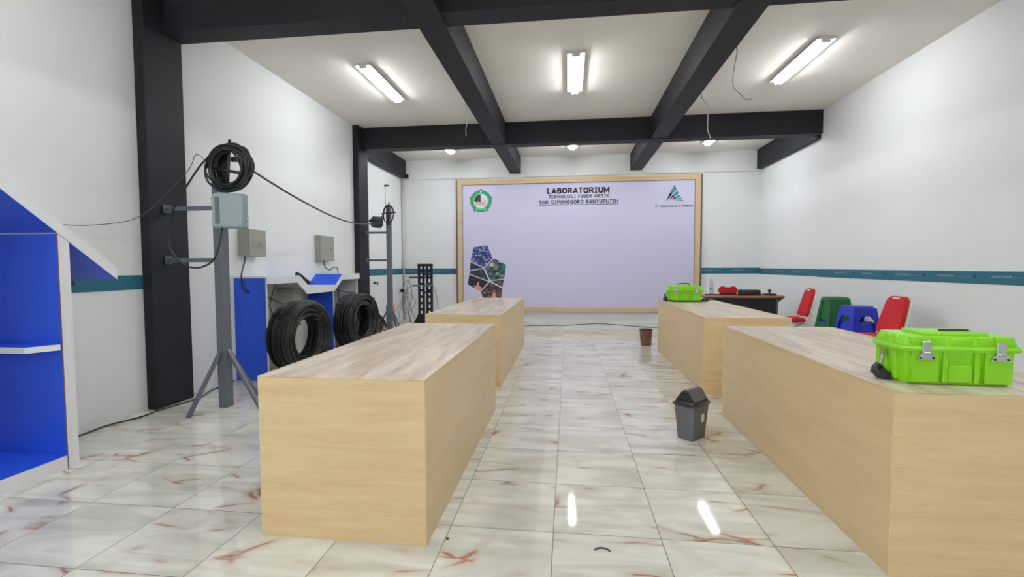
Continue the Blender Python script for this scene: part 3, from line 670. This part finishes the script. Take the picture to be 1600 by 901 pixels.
# cables around pole 1
wire([(-2.50, 2.06, 2.24), (-2.57, 2.03, 2.15), (-2.66, 2.0, 2.0), (-2.80, 1.98, 1.77), (-2.86, 1.98, 1.5), (-2.78, 1.99, 1.33), (-2.63, 2.0, 1.265), (-2.48, 2.01, 1.32), (-2.42, 2.02, 1.45), (-2.40, 2.04, 1.61)], 0.008, M_cable, 'black cable looping from the ring down beneath the terminal box')
wire([(-2.30, 2.05, 1.93), (-2.22, 2.05, 1.95), (-2.18, 2.06, 2.01), (-2.175, 2.08, 2.12)], 0.008, M_cable, 'short black cable from cable ring into top of terminal box')
wire([(-3.165, 1.18, 1.59), (-3.12, 1.55, 1.60), (-3.05, 1.90, 1.70), (-2.83, 2.0, 1.95), (-2.68, 2.03, 2.12), (-2.62, 2.04, 2.24), (-2.55, 2.06, 2.19)], 0.003, M_wire, 'thin black wire from the left wall across the near pillar to the ring', seg=5)
wire([(-2.19, 2.1, 2.13), (-2.24, 2.9, 1.99), (-2.36, 3.9, 1.90), (-2.50, 4.8, 1.90), (-2.62, 5.5, 1.96), (-2.69, 5.85, 2.015)], 0.010, M_wire, 'black cable strung between the two steel poles', seg=6)
cb = thing('splice_closure', 'bulky black splice closure hanging on the strung cable by the far pillar', 'cable closure', (-2.70, 6.05, 2.035), 0.95)
bm = BM()
for k in range(6):
    lathe(bm, [(0.03, -0.085 + 0.0), (0.055, -0.07), (0.058, 0.07), (0.03, 0.085)], (0.042 * math.cos(k * PI / 3), 0.042 * math.sin(k * PI / 3), 0), 10)
xf(bm, Matrix.Rotation(PI / 2, 4, 'Y')); obj('body', bm, M_cable, cb, smooth=40)
bm = BM(); tube(bm, [(-0.14, 0, 0.02), (-0.07, 0, 0.0)], 0.022, 8); obj('gland', bm, M_bkp, cb, smooth=True)
wire([(-2.68, 6.16, 2.10), (-2.66, 6.22, 2.16), (-2.655, 6.27, 2.22)], 0.016, M_wire, 'small grey dead-end clamp between closure and the far pole ring', 'clamp', 'cable_clamp', 4, 8)
wire([(-3.28, 7.9, 2.98), (-3.28, 7.9, 2.6), (-3.0, 7.3, 2.36), (-2.66, 6.42, 2.27)], 0.003, M_wire, 'thin wire hanging from the upper left wall to the far pole', seg=5)
bm = BM(); box(bm, -3.3, -3.22, 7.88, 7.92, 2.97, 3.0); cyl(bm, (-3.22, 7.9, 2.985), (-3.19, 7.9, 2.985), 0.01); tag(obj('wall_hook', bm, M_bkp), 'small black hook high on the recessed left wall', 'hook')
bm = BM(); box(bm, -3.3, -3.26, 7.25, 7.29, 0.93, 0.97); cyl(bm, (-3.26, 7.27, 0.95), (-3.21, 7.27, 0.95), 0.009); cyl(bm, (-3.215, 7.27, 0.95), (-3.215, 7.27, 0.90), 0.008); tag(obj('wall_hook', bm, M_bkp), 'small dark hook low on the left wall by the far pole', 'hook')
cm = thing('ceiling_camera', 'small black dome camera on the ledge in the back left corner', 'camera', (-3.14, 8.87, 3.32))
bm = BM(); box(bm, -0.03, 0.03, -0.02, 0.07, -0.002, 0.012); obj('mount', bm, M_bkp, cm)
bm = BM(); bmesh.ops.create_uvsphere(bm, u_segments=16, v_segments=10, radius=0.042); xf(bm, Matrix.Translation((0, -0.01, 0.05))); obj('dome', bm, M_bkp, cm, smooth=True)

# ============================================================ BLACK RACK in back left corner
rk = thing('equipment_rack', 'black perforated open steel rack beside the banner board', 'rack', (-2.51, 8.15, 0))
def perf(bm, x0, x1, z0, z1, n, sw, sh_):
    """vertical strip with n slots, made from bars (true holes)."""
    cx = (x0 + x1) / 2; pitch = (z1 - z0) / n
    box(bm, x0, cx - sw / 2, -0.012, 0.012, z0, z1); box(bm, cx + sw / 2, x1, -0.012, 0.012, z0, z1)
    for k in range(n + 1):
        zc = z0 + k * pitch; a = max(z0, zc - (pitch - sh_) / 2); b = min(z1, zc + (pitch - sh_) / 2)
        box(bm, cx - sw / 2, cx + sw / 2, -0.011, 0.011, a, b)
for x0, x1 in ((-0.165, -0.015), (0.015, 0.165)):
    bm = BM(); perf(bm, x0, x1, 0.2, 1.31, 8, 0.045, 0.085); obj('upright', bm, M_rack, rk)
bm = BM(); box(bm, -0.165, 0.165, -0.03, 0.03, 1.27, 1.33); obj('top_bar', bm, M_rack, rk)
bm = BM(); prism(bm, [(-0.28, 0), (0.28, 0), (0.16, 0.24), (-0.16, 0.24)], -0.035, -0.02, 'y'); prism(bm, [(-0.28, 0), (0.28, 0), (0.16, 0.24), (-0.16, 0.24)], 0.02, 0.035, 'y'); obj('base', bm, M_rack, rk)
bm = BM(); box(bm, -0.33, 0.02, -0.10, -0.03, 1.02, 1.05); obj('shelf', bm, M_rack, rk)
bm = BM(); box(bm, -0.27, -0.1, -0.08, -0.03, 0.84, 0.875); box(bm, -0.02, 0.18, -0.08, -0.03, 0.84, 0.885); obj('patch_plate', bm, M_steel, rk)
bm = BM(); box(bm, -0.02, 0.15, -0.05, -0.02, 0.70, 0.73); box(bm, -0.02, 0.15, -0.05, -0.02, 1.08, 1.11); obj('crossbar', bm, M_rack, rk)
rnd = random.Random(11)
lab_c = ['thin dark cable hanging from the rack shelf to the floor', 'thin dark cable from the rack plate into the corner tangle', 'grey loose cable arching by the corner conduit', 'dark loose cable drooping beside the conduit', 'thin cable trailing from conduit to the floor behind the far pole', 'loose cable curving right of the black rack']
paths = [[(-2.83, 8.05, 1.02), (-2.9, 8.1, 0.8), (-2.93, 8.2, 0.5), (-2.8, 8.2, 0.2), (-2.7, 8.1, 0.01)],
 [(-2.78, 8.08, 0.86), (-2.95, 8.2, 0.75), (-3.1, 8.5, 0.55), (-3.05, 8.5, 0.3), (-2.9, 8.3, 0.01)],
 [(-3.22, 8.7, 0.85), (-3.0, 8.5, 0.95), (-2.9, 8.4, 0.6), (-2.95, 8.3, 0.3), (-2.85, 8.2, 0.02)],
 [(-3.22, 8.7, 0.72), (-3.15, 8.5, 0.5), (-3.2, 8.4, 0.2), (-3.1, 8.2, 0.02)],
 [(-3.24, 8.8, 0.66), (-3.1, 8.2, 0.45), (-3.15, 7.8, 0.2), (-3.05, 7.5, 0.01)],
 [(-2.34, 8.1, 0.9), (-2.26, 8.15, 0.6), (-2.22, 8.1, 0.3), (-2.25, 8.0, 0.01)]]
for p, l in zip(paths, lab_c): wire(p, 0.005, M_wire, l, seg=5, group='loose cables in the back left corner')
wire([(-3.22, 8.72, 0.7), (-3.0, 8.6, 0.62), (-2.85, 8.5, 0.45), (-3.05, 8.45, 0.22), (-3.2, 8.6, 0.35), (-3.1, 8.62, 0.6), (-2.95, 8.5, 0.3), (-2.98, 8.4, 0.02)], 0.005, M_wire, 'tangled loop of cable at the foot of the corner conduit', seg=5, group='loose cables in the back left corner')
bm = BM(); box(bm, -3.27, -3.19, 8.66, 8.74, 0.68, 0.76, 0.006); tag(obj('cable_outlet', bm, M_bkp), 'small black outlet on the corner conduit', 'outlet')
oc = thing('orange_object', 'small orange and grey object standing behind the far steel pole', 'tool', (-2.98, 7.2, 0))  # unidentified small object, built as a grey bar with an orange block
bm = BM(); box(bm, -0.04, 0.03, -0.02, 0.02, 0, 0.5, 0.005); obj('handle', bm, M_steel, oc)
bm = BM(); box(bm, 0.03, 0.13, -0.03, 0.03, 0.3, 0.48, 0.008); obj('orange_block', bm, M_orange, oc)

# ============================================================ HANGING CEILING WIRES
def cwire(pts, label):
    o = wire(pts, 0.006, M_gwire, label, 'wire', 'ceiling_wire', 6, 6, 'grey wires hanging from the black beams')
    return o
cwire([(-0.747, 4.35, 3.49), (-0.752, 4.35, 3.40), (-0.75, 4.35, 3.34), (-0.745, 4.35, 3.20), (-0.74, 4.35, 3.10), (-0.755, 4.35, 3.05), (-0.75, 4.35, 2.96)], 'grey wire hanging from the left black beam')
cwire([(2.181, 3.2, 3.50), (2.186, 3.2, 3.40), (2.20, 3.2, 3.35), (2.17, 3.2, 3.16), (2.17, 3.2, 3.02), (2.24, 3.2, 2.94), (2.29, 3.2, 2.885)], 'grey wire with bent end on right beam nearest the camera')
cwire([(2.29, 3.2, 2.885), (2.32, 3.2, 2.892), (2.35, 3.2, 2.888)], 'short stripped end of the nearer hanging wire on right beam')
cwire([(2.181, 4.4, 3.50), (2.186, 4.4, 3.42), (2.20, 4.4, 3.33), (2.27, 4.4, 3.22), (2.27, 4.4, 3.02), (2.275, 4.4, 2.93), (2.31, 4.4, 2.83)], 'grey wire hanging from the right beam near the far beam')

# ============================================================ FLOOR CABLES AND SCRAPS
wire([(-3.10, 1.0, 0.007), (-3.09, 1.386, 0.007), (-3.10, 1.6, 0.007), (-3.03, 1.80, 0.007), (-3.03, 2.0, 0.007), (-3.0, 2.2, 0.007), (-2.98, 2.40, 0.007), (-3.06, 2.62, 0.007), (-3.10, 2.85, 0.007), (-3.12, 3.05, 0.007)], 0.006, M_cable, 'thin black cable on the floor along the left wall')
wire([(-1.9, 8.5, 0.006), (-0.8, 8.2, 0.006), (-0.27, 8.2, 0.006), (0.47, 8.3, 0.006), (0.95, 8.55, 0.006), (1.3, 8.66, 0.006), (1.68, 8.45, 0.006), (2.3, 8.1, 0.006), (3.0, 7.8, 0.006)], 0.006, M_wire, 'thin cable along the floor below the banner board')
bm = BM(); tube(bm, [(0.721 + 0.035 * math.cos(a), 0.365 + 0.03 * math.sin(a), 0.004) for a in [0.3 + k * 0.25 for k in range(11)]], 0.0035, 6); tag(obj('cable_clipping', bm, M_wire, None, smooth=True), 'tiny curved grey cable scrap on the floor in the aisle', 'scrap')
bm = BM(); lathe(bm, [(0.003, 0), (0.007, 0.002), (0.006, 0.006), (0.002, 0.008)], (0.011, 0.387, 0), 8); tag(obj('pebble', bm, M_bkp), 'tiny black speck on floor by the front left table', 'scrap')

# ============================================================ LIME CASES
def tapered(bm, w0, d0, w1, d1, z0, z1, ch, x=0, y=0):
    def r(w_, d_, z):
        a, b = w_ / 2, d_ / 2
        return [(x + p, y + q, z) for p, q in ((-a + ch, -b), (a - ch, -b), (a - ch * .3, -b + ch * .3), (a, -b + ch), (a, b - ch), (a - ch * .3, b - ch * .3), (a - ch, b), (-a + ch, b), (-a + ch * .3, b - ch * .3), (-a, b - ch), (-a, -b + ch), (-a + ch * .3, -b + ch * .3))]
    loft(bm, [r(w0, d0, z0), r(w1, d1, z1)])
def case(loc, rz, label, s=1.0, small=False):
    t = thing('lime_tool_case', label, 'tool case', loc, rz, 'lime green plastic tool cases'); t.scale = (s, s, s)
    W, D, H = 0.43, 0.22, 0.218
    bm = BM(); tapered(bm, W - 0.03, D - 0.03, W - 0.006, D - 0.006, 0.0, 0.15, 0.03)
    for x, w_ in ((-0.135, 0.10), (0.0, 0.0), (0.135, 0.10)):          # raised pads under latches
        if w_: prism(bm, [(x - w_ / 2, 0.012), (x + w_ / 2, 0.012), (x + w_ / 2, 0.15), (x - w_ / 2, 0.15)], -D / 2 - 0.004, -D / 2 + 0.02, 'y')
    for x in (-0.058, 0.058): box(bm, x - 0.009, x + 0.009, -D / 2 - 0.006, -D / 2 + 0.02, 0.01, 0.15, 0.003)
    box(bm, -0.045, 0.045, -D / 2 - 0.001, -D / 2 + 0.02, 0.01, 0.085, 0.003)
    for y in (-0.05, 0.02, 0.07): box(bm, -W / 2 - 0.002, -W / 2 + 0.02, y - 0.012, y + 0.012, 0.012, 0.14, 0.003); box(bm, W / 2 - 0.02, W / 2 + 0.002, y - 0.012, y + 0.012, 0.012, 0.14, 0.003)
    obj('case_body', bm, M_lime, t, smooth=35)
    bm = BM(); tapered(bm, W + 0.02, D + 0.02, W + 0.024, D + 0.024, 0.142, 0.152, 0.034); tapered(bm, W + 0.024, D + 0.024, W + 0.016, D + 0.016, 0.1525, 0.165, 0.034)
    tapered(bm, W + 0.004, D + 0.004, W - 0.02, D - 0.02, 0.1655, 0.205, 0.032)
    for x, w_ in ((-0.155, 0.07), (-0.085, 0.05), (0.0, 0.085), (0.085, 0.05), (0.155, 0.07)):
        box(bm, x - w_ / 2, x + w_ / 2, -D / 2 - 0.003, D / 2 + 0.0, 0.166, 0.204, 0.006, 2)
    box(bm, -0.12, 0.12, -D / 2 + 0.03, D / 2 - 0.03, 0.2, H, 0.006, 2)
    for y in (-0.05, 0.0, 0.05): box(bm, -W / 2 - 0.002, -W / 2 + 0.04, y - 0.014, y + 0.014, 0.166, 0.2, 0.005)
    obj('lid', bm, M_lime, t, smooth=35)
    for x in (-0.135, 0.135):
        bm = BM(); yf = -D / 2 - 0.012
        box(bm, x - 0.017, x + 0.017, yf - 0.004, yf, 0.125, 0.185, 0.002)
        prism(bm, [(x - 0.036, 0.108), (x + 0.036, 0.108), (x + 0.03, 0.122), (x + 0.015, 0.138), (x - 0.015, 0.138), (x - 0.03, 0.122)], yf - 0.003, yf + 0.006, 'y')
        box(bm, x - 0.012, x + 0.012, yf - 0.01, yf, 0.13, 0.142, 0.003)
        o = obj('latch', bm, M_chrome, t)
        bm = BM()
        for q in (-0.024, 0.024): cyl(bm, (x + q, yf - 0.005, 0.115), (x + q, yf - 0.002, 0.115), 0.0045, 8)
        obj('rivet', bm, M_bkp, o)
    bm = BM(); box(bm, -W / 2 - 0.01, -W / 2 - 0.002, 0.0, 0.03, 0.10, 0.13); cyl(bm, (-W / 2 - 0.008, 0.015, 0.10), (-W / 2 - 0.02, 0.02, 0.05), 0.006, 6); obj('strap_ring', bm, M_chrome, t)
    bm = BM(); tube(bm, smooth_path([(-W / 2 - 0.02, 0.02, 0.055), (-W / 2 - 0.04, 0.01, 0.035), (-W / 2 - 0.035, -0.02, 0.016), (-W / 2 + 0.0, -0.03, 0.017)], 5), 0.016, 8)
    loft(bm, [[(-W / 2 - 0.052, 0.03, 0.02), (-W / 2 - 0.046, -0.035, 0.004), (-W / 2 - 0.004, -0.045, 0.001), (-W / 2 - 0.004, 0.04, 0.001)], [(-W / 2 - 0.044, 0.025, 0.045), (-W / 2 - 0.04, -0.02, 0.03), (-W / 2 - 0.006, -0.03, 0.03), (-W / 2 - 0.006, 0.03, 0.055)]])
    if small:
        tube(bm, smooth_path([(-W / 2 - 0.03, 0.0, 0.10), (-W / 2 - 0.035, -0.04, 0.03), (-W / 2 + 0.04, -D / 2 - 0.02, 0.009), (0, -D / 2 - 0.03, 0.008), (W / 2 - 0.02, -D / 2 - 0.02, 0.012), (W / 2 + 0.05, -0.05, 0.014), (W / 2 + 0.09, 0.0, 0.014)], 6), 0.009, 6)
        box(bm, W / 2 + 0.005, W / 2 + 0.1, -0.03, 0.04, 0.0, 0.03, 0.006)
    obj('carry_strap', bm, M_bkp, t, smooth=40)
    bm = BM(); tube(bm, smooth_path([(-0.07, 0.0, H + 0.001), (-0.06, 0, H + 0.014), (0.0, 0, H + 0.018), (0.06, 0, H + 0.014), (0.07, 0, H + 0.001)] if small else [(-0.03, -0.02, H + 0.003), (0.02, -0.03, H + 0.006), (0.07, -0.03, H + 0.006), (0.09, -0.01, H + 0.003)], 5), 0.008 if small else 0.004, 8); obj('handle', bm, M_bkp, t, smooth=True)
    return t
case((2.205, 0.575, HT + 0.001), -0.05, 'large lime green case on the front right table')
case((2.215, 5.23, HT + 0.0012), 0.0, 'lime green case with black strap on the far right table', 1.06, True)

# ============================================================ BINS
sb = thing('swing_bin', 'grey plastic swing-lid bin on the floor by the front right table', 'bin', (1.478, 1.862, 0), math.radians(47))
bm = BM(); tapered(bm, 0.185, 0.125, 0.225, 0.165, 0.0, 0.255, 0.018); obj('bin_body', bm, M_gbin, sb, smooth=35)
bm = BM(); tapered(bm, 0.24, 0.18, 0.25, 0.19, 0.252, 0.268, 0.022); tapered(bm, 0.225, 0.165, 0.21, 0.15, 0.268, 0.285, 0.02)
prism(bm, [(-0.075, 0.283), (0.075, 0.283), (0.028, 0.352), (-0.028, 0.352)], -0.095, -0.088, 'x'); prism(bm, [(-0.075, 0.283), (0.075, 0.283), (0.028, 0.352), (-0.028, 0.352)], 0.088, 0.095, 'x')
obj('lid', bm, M_dlid, sb, smooth=35)
bm = BM(); prism(bm, [(-0.07, 0.284), (0.07, 0.284), (0.074, 0.290), (0.026, 0.354), (0.012, 0.364), (-0.012, 0.364), (-0.026, 0.354), (-0.074, 0.290)], -0.087, 0.087, 'x'); obj('swing_flap', bm, M_flap, sb, smooth=30)
bm = BM(); xs = BM(); box(bm, 0.0, 0.03, -0.083, -0.074, 0.13, 0.19); xf(bm, Matrix.Translation((0, 0.0, 0))); obj('sticker', bm, M_sticker, sb)
xs.free()
bb = thing('waste_bin', 'small brown round open bin on the floor by the far right table', 'bin', (1.806, 5.93, 0))
bm = BM(); lathe(bm, [(0.078, 0.0), (0.082, 0.004), (0.1, 0.25), (0.096, 0.25), (0.078, 0.008)], seg=28); obj('bin_body', bm, M_brown, bb, smooth=40)
bm = BM(); tube(bm, [(0.101 * math.cos(2 * PI * k / 28), 0.101 * math.sin(2 * PI * k / 28), 0.252) for k in range(28)], 0.007, 6, closed=True); obj('rim', bm, M_bkp, bb, smooth=True)
bm = BM(); lathe(bm, [(0.0775, 0.1), (0.093, 0.235)], seg=24); obj('liner', bm, M_bkp, bb, smooth=40)

# ============================================================ OFFICE DESK in back right corner
od = thing('office_desk', 'office desk with brown top and black modesty panel in back right corner', 'desk', (3.6, 7.05, 0))
bm = BM()
fr = [(-0.66, -0.28), (-0.4, -0.33), (0.0, -0.36), (0.4, -0.34), (0.64, -0.30), (0.68, -0.2), (0.68, 0.3), (-0.66, 0.3)]
prism(bm, fr, 0.722, 0.745, 'z'); obj('desktop', bm, M_deskw, od)
bm = BM(); prism(bm, [(x * 0.985, y * 0.97) for x, y in fr], 0.708, 0.7215, 'z'); obj('under_edge', bm, M_deskg, od)
bm = BM(); box(bm, -0.5, 0.5, -0.24, -0.22, 0.12, 0.705); obj('modesty_panel', bm, M_deskb, od)
for s in (-1, 1):
    bm = BM(); box(bm, s * 0.525 - 0.02, s * 0.525 + 0.02, -0.26, 0.27, 0, 0.705, 0.003); obj('side_panel', bm, M_deskb, od)
    bm = BM(); box(bm, s * 0.535 - 0.012, s * 0.535 + 0.012, -0.272, -0.2605, 0, 0.705); obj('leg_edge', bm, M_deskg, od)
bm = BM(); prism(bm, [(0.5, 0.64), (0.55, 0.64), (0.64, 0.705), (0.5, 0.705)], -0.25, -0.2615, 'y'); obj('corner_bracket', bm, M_deskb, od)
bm = BM(); box(bm, -0.645, -0.55, -0.3, -0.24, 0.66, 0.7); obj('drawer_end', bm, M_deskg, od)
DZ = 0.7455
bt = thing('water_bottle', 'clear plastic water bottle on the office desk', 'bottle', (3.11, 7.0, DZ))
bm = BM(); lathe(bm, [(0.026, 0), (0.034, 0.006), (0.034, 0.10), (0.032, 0.105), (0.034, 0.11), (0.034, 0.20), (0.030, 0.225), (0.014, 0.262), (0.013, 0.285)], seg=20); obj('bottle_body', bm, M_bottle, bt, smooth=50)
bm = BM(); lathe(bm, [(0.0345, 0.03), (0.0345, 0.09)], seg=20, cap=False); obj('paper_label', bm, M_blabel, bt, smooth=True)
bm = BM(); lathe(bm, [(0.016, 0.282), (0.016, 0.305), (0.013, 0.308)], seg=16); obj('cap', bm, M_blabel, bt)
rc = thing('red_tool_case', 'red handled plastic case standing on the office desk', 'tool case', (3.40, 7.03, DZ))
bm = BM()
prism(bm, [(-0.15, 0.035), (0.15, 0.035), (0.16, 0.10), (0.12, 0.15), (0.075, 0.155), (0.055, 0.135), (-0.055, 0.135), (-0.075, 0.155), (-0.125, 0.15), (-0.16, 0.10)], -0.03, 0.03, 'y')
bmesh.ops.bevel(bm, geom=bm.edges[:], offset=0.006, segments=2, affect='EDGES'); obj('case_body', bm, M_redp, rc, smooth=35)
bm = BM(); box(bm, -0.065, 0.065, -0.012, 0.012, 0.145, 0.162, 0.005); obj('handle', bm, M_cream, rc)
bm = BM(); box(bm, -0.13, 0.13, -0.045, 0.035, 0, 0.035, 0.006); obj('case_base', bm, M_bkp, rc)
kc = thing('black_tool_bag', 'low black case on the office desk beside the red one', 'tool case', (3.725, 6.93, DZ))
bm = BM(); box(bm, -0.165, 0.165, -0.09, 0.09, 0, 0.098, 0.016, 2); obj('case_body', bm, M_bkp, kc, smooth=40)
bm = BM(); tube(bm, smooth_path([(-0.16, -0.08, 0.05), (-0.22, -0.09, 0.03), (-0.24, -0.08, 0.008), (-0.15, -0.1, 0.008)], 5), 0.008, 6); obj('strap', bm, M_bkp, kc, smooth=True)
for x, y, m, l, w_, h_ in ((3.93, 6.92, M_redp, 'small red and brown pliers on the desk beside the black case', 0.11, 0.03), ):
    b = BM(); tube(b, smooth_path([(x - w_ / 2, y - 0.02, DZ + 0.012), (x, y, DZ + 0.012), (x + w_ / 2, y + 0.03, DZ + 0.012)], 4), 0.011, 6); tube(b, smooth_path([(x - w_ / 2, y + 0.03, DZ + 0.012), (x, y, DZ + 0.014), (x + w_ / 2, y - 0.02, DZ + 0.012)], 4), 0.011, 6)
    tag(obj('pliers', b, m, None, smooth=True), l, 'tool')
tp = thing('tape_dispenser', 'small dark reel with upright knob at the right end of the desk', 'tool', (4.07, 6.95, DZ))
bm = BM(); lathe(bm, [(0.11, 0), (0.115, 0.012), (0.11, 0.03), (0.04, 0.035)], seg=24); obj('base', bm, M_dlid, tp, smooth=40)
bm = BM(); cyl(bm, (0, 0, 0.034), (0, 0, 0.08), 0.018); cyl(bm, (0, 0, 0.08), (0, 0, 0.1), 0.026); obj('knob', bm, M_bkp, tp, smooth=40)
bm = BM(); tube(bm, smooth_path([(2.98, 6.93, DZ + 0.01), (3.2, 6.98, DZ + 0.01), (3.28, 6.9, DZ + 0.01), (3.35, 6.9, DZ + 0.01)], 5), 0.009, 6); tag(obj('cable', bm, M_bkp, None, smooth=True), 'thick black cable lying on the office desk by the bottle', 'cable')

# ============================================================ RED CHAIRS (facing -X)
def chair(loc, rz, label):
    t = thing('banquet_chair', label, 'chair', loc, rz, 'red upholstered chairs by the right wall')
    # local: seat extends to -X from backrest at x=0
    bm = BM(); prism(bm, [(-0.44, -0.19), (-0.42, -0.205), (0.0, -0.2), (0.0, 0.2), (-0.42, 0.205), (-0.44, 0.19)], 0.415, 0.475, 'z')
    bmesh.ops.bevel(bm, geom=bm.edges[:], offset=0.018, segments=3, affect='EDGES'); obj('seat', bm, M_red, t, smooth=50)
    prof = []
    for y, z in ((-0.2, 0.50), (0.2, 0.50), (0.185, 0.70), (0.165, 0.86), (0.14, 0.90), (0.10, 0.915), (-0.10, 0.915), (-0.14, 0.90), (-0.165, 0.86), (-0.185, 0.70)): prof.append((y, z))
    def shear(b, x0):
        for v in b.verts: v.co.x += (v.co.z - 0.45) * 0.26
        return b
    bm = BM(); prism(bm, prof, -0.03, 0.012, 'x'); bmesh.ops.bevel(bm, geom=bm.edges[:], offset=0.012, segments=2, affect='EDGES'); shear(bm, 0); obj('backrest', bm, M_red, t, smooth=50)
    bm = BM(); prism(bm, [(y * 1.04, 0.5 + (z - 0.5) * 1.02) for y, z in prof], 0.0135, 0.034, 'x'); shear(bm, 0); obj('back_shell', bm, M_cream, t)
    bm = BM(); prism(bm, [(-0.06, 0.885), (0.06, 0.885), (0.045, 0.905), (-0.045, 0.905)], -0.036, -0.031, 'x'); shear(bm, 0); obj('hand_grip', bm, M_cream, t)
    for s in (-1, 1):
        bm = BM(); tube(bm, smooth_path([(0.125, s * 0.195, 0.86), (0.03, s * 0.212, 0.5), (-0.01, s * 0.21, 0.41), (0.04, s * 0.2, 0.2), (0.1, s * 0.2, 0.0)], 5), 0.012, 8); obj('leg', bm, M_cream if s < 0 else M_cream, t, smooth=True)
        bm = BM(); tube(bm, smooth_path([(-0.02, s * 0.2, 0.40), (-0.36, s * 0.19, 0.40), (-0.40, s * 0.19, 0.3), (-0.42, s * 0.19, 0.0)], 5), 0.011, 8); obj('leg', bm, M_chrome, t, smooth=True)
        bm = BM(); tube(bm, smooth_path([(-0.36, s * 0.16, 0.40), (-0.2, s * 0.16, 0.33), (-0.04, s * 0.16, 0.40)], 5), 0.008, 6); obj('seat_brace', bm, M_chrome, t, smooth=True)
    bm = BM(); tube(bm, [(-0.3, -0.19, 0.37), (-0.3, 0.19, 0.37)], 0.008, 6); obj('stretcher', bm, M_chrome, t, smooth=True)
    return t
c1 = chair((4.12, 5.90, 0), -0.12, 'red upholstered chair beside the office desk')
dup(c1, 'red upholstered chair behind the large lime case, right of the blue stools', (4.17, 4.06, 0), 0.0)

# ============================================================ STOOL STACKS
def stool(m, kind):
    t = thing('stacking_stool', '', 'stool', (0, 0, 0), 0)
    H = 0.45
    def sec(z): return 0.132 + (0.195 - 0.132) * (1 - z / H)
    bm = BM(); tapered(bm, 0.268, 0.268, 0.258, 0.258, H - 0.02, H, 0.03 if kind == 'square' else 0.06); obj('stool_seat', bm, m, t, smooth=35)
    bm = BM()
    def quad(a, b, c, d, nrm, th=0.006):
        P = [Vector(p) for p in (a, b, c, d)]; n = Vector(nrm) * th
        loft(bm, [[tuple(p) for p in P], [tuple(p - n) for p in P]])
    for k in range(4):
        rot = Matrix.Rotation(k * PI / 2, 4, 'Z')
        def W(u, z, i_=0.0): v = rot @ Vector((u, -sec(z) + i_, z)); return v
        n = rot @ Vector((0, -1, 0))
        if kind == 'square':
            zs = (0.0, 0.09, 0.14, H - 0.02); hw = 0.105
            for s in (-1, 1): quad(W(s * sec(0), 0), W(s * hw * 0.95, 0), W(s * hw * 0.7, H - 0.02), W(s * sec(H - 0.02), H - 0.02), n, 0.014)
            quad(W(-hw * 0.9, 0.14, .012), W(hw * 0.9, 0.14, .012), W(hw * 0.72, H - 0.075, .012), W(-hw * 0.72, H - 0.075, .012), n, 0.012)
            quad(W(-hw * 1.1, 0.03), W(hw * 1.1, 0.03), W(hw * 1.05, 0.095), W(-hw * 1.05, 0.095), n)
            quad(W(-hw, H - 0.07), W(hw, H - 0.07), W(hw, H - 0.02), W(-hw, H - 0.02), n, 0.014)
        else:
            for s in (-1, 1):
                quad(W(s * sec(0), 0), W(s * 0.13, 0), W(s * 0.105, 0.2), W(s * sec(0.2), 0.2), n)
                quad(W(s * sec(0.2), 0.2), W(s * 0.105, 0.2), W(s * 0.09, 0.28), W(s * sec(0.28), 0.28), n); quad(W(s * sec(0.28), 0.28), W(s * 0.09, 0.28), W(s * 0.05, 0.33), W(s * sec(0.33), 0.33), n)
            quad(W(-sec(0.33), 0.33), W(sec(0.33), 0.33), W(sec(H - 0.02), H - 0.02), W(-sec(H - 0.02), H - 0.02), n)
            for s in (-1, 1): pass
    obj('stool_legs', bm, m, t, smooth=30)
    bm = BM(); lathe(bm, [(0.028, H + 0.0002), (0.022, H + 0.002)], seg=16); obj('seat_boss', bm, m, t)
    return t
M_gpan = M_greenp
gs = stool(M_greenp, 'square'); bs = stool(M_bluep, 'arch'); gb = stool(M_greenp, 'arch'); bsq = stool(M_bluep, 'square')
GX, GY, GR = 4.24, 5.24, 0.04
gname = 'stacked green and blue stools by the right wall'
gs.scale = (0.9, 0.9, 1); bsq.scale = (0.9, 0.9, 1)
gs['label'] = 'green plastic stool, topmost of the green stack'; gs.location = (GX, GY, 0.38); gs.rotation_euler = (0, 0, GR); gs['group'] = gname
bsq['label'] = 'blue plastic stool nested under the top green stool'; bsq.location = (GX, GY, 0.275); bsq.rotation_euler = (0, 0, GR); bsq['group'] = gname
dup(gs, 'green plastic stool under the nested blue one', (GX, GY, 0.16)); dup(gs, 'green plastic stool at the bottom of the green stack', (GX, GY, 0.0))
BX_, BY_ = 4.16, 4.60
bs['label'] = 'blue plastic stool with arched sides, topmost of the blue stack'; bs.location = (BX_, BY_, 0.31); bs.rotation_euler = (0, 0, 0.12); bs['group'] = gname
dup(bs, 'blue plastic stool second from the top of the blue stack', (BX_, BY_, 0.12)); gb['label'] = 'green plastic stool at the bottom of the blue stack'; gb.location = (BX_, BY_, 0); gb.rotation_euler = (0, 0, 0.12); gb['group'] = gname
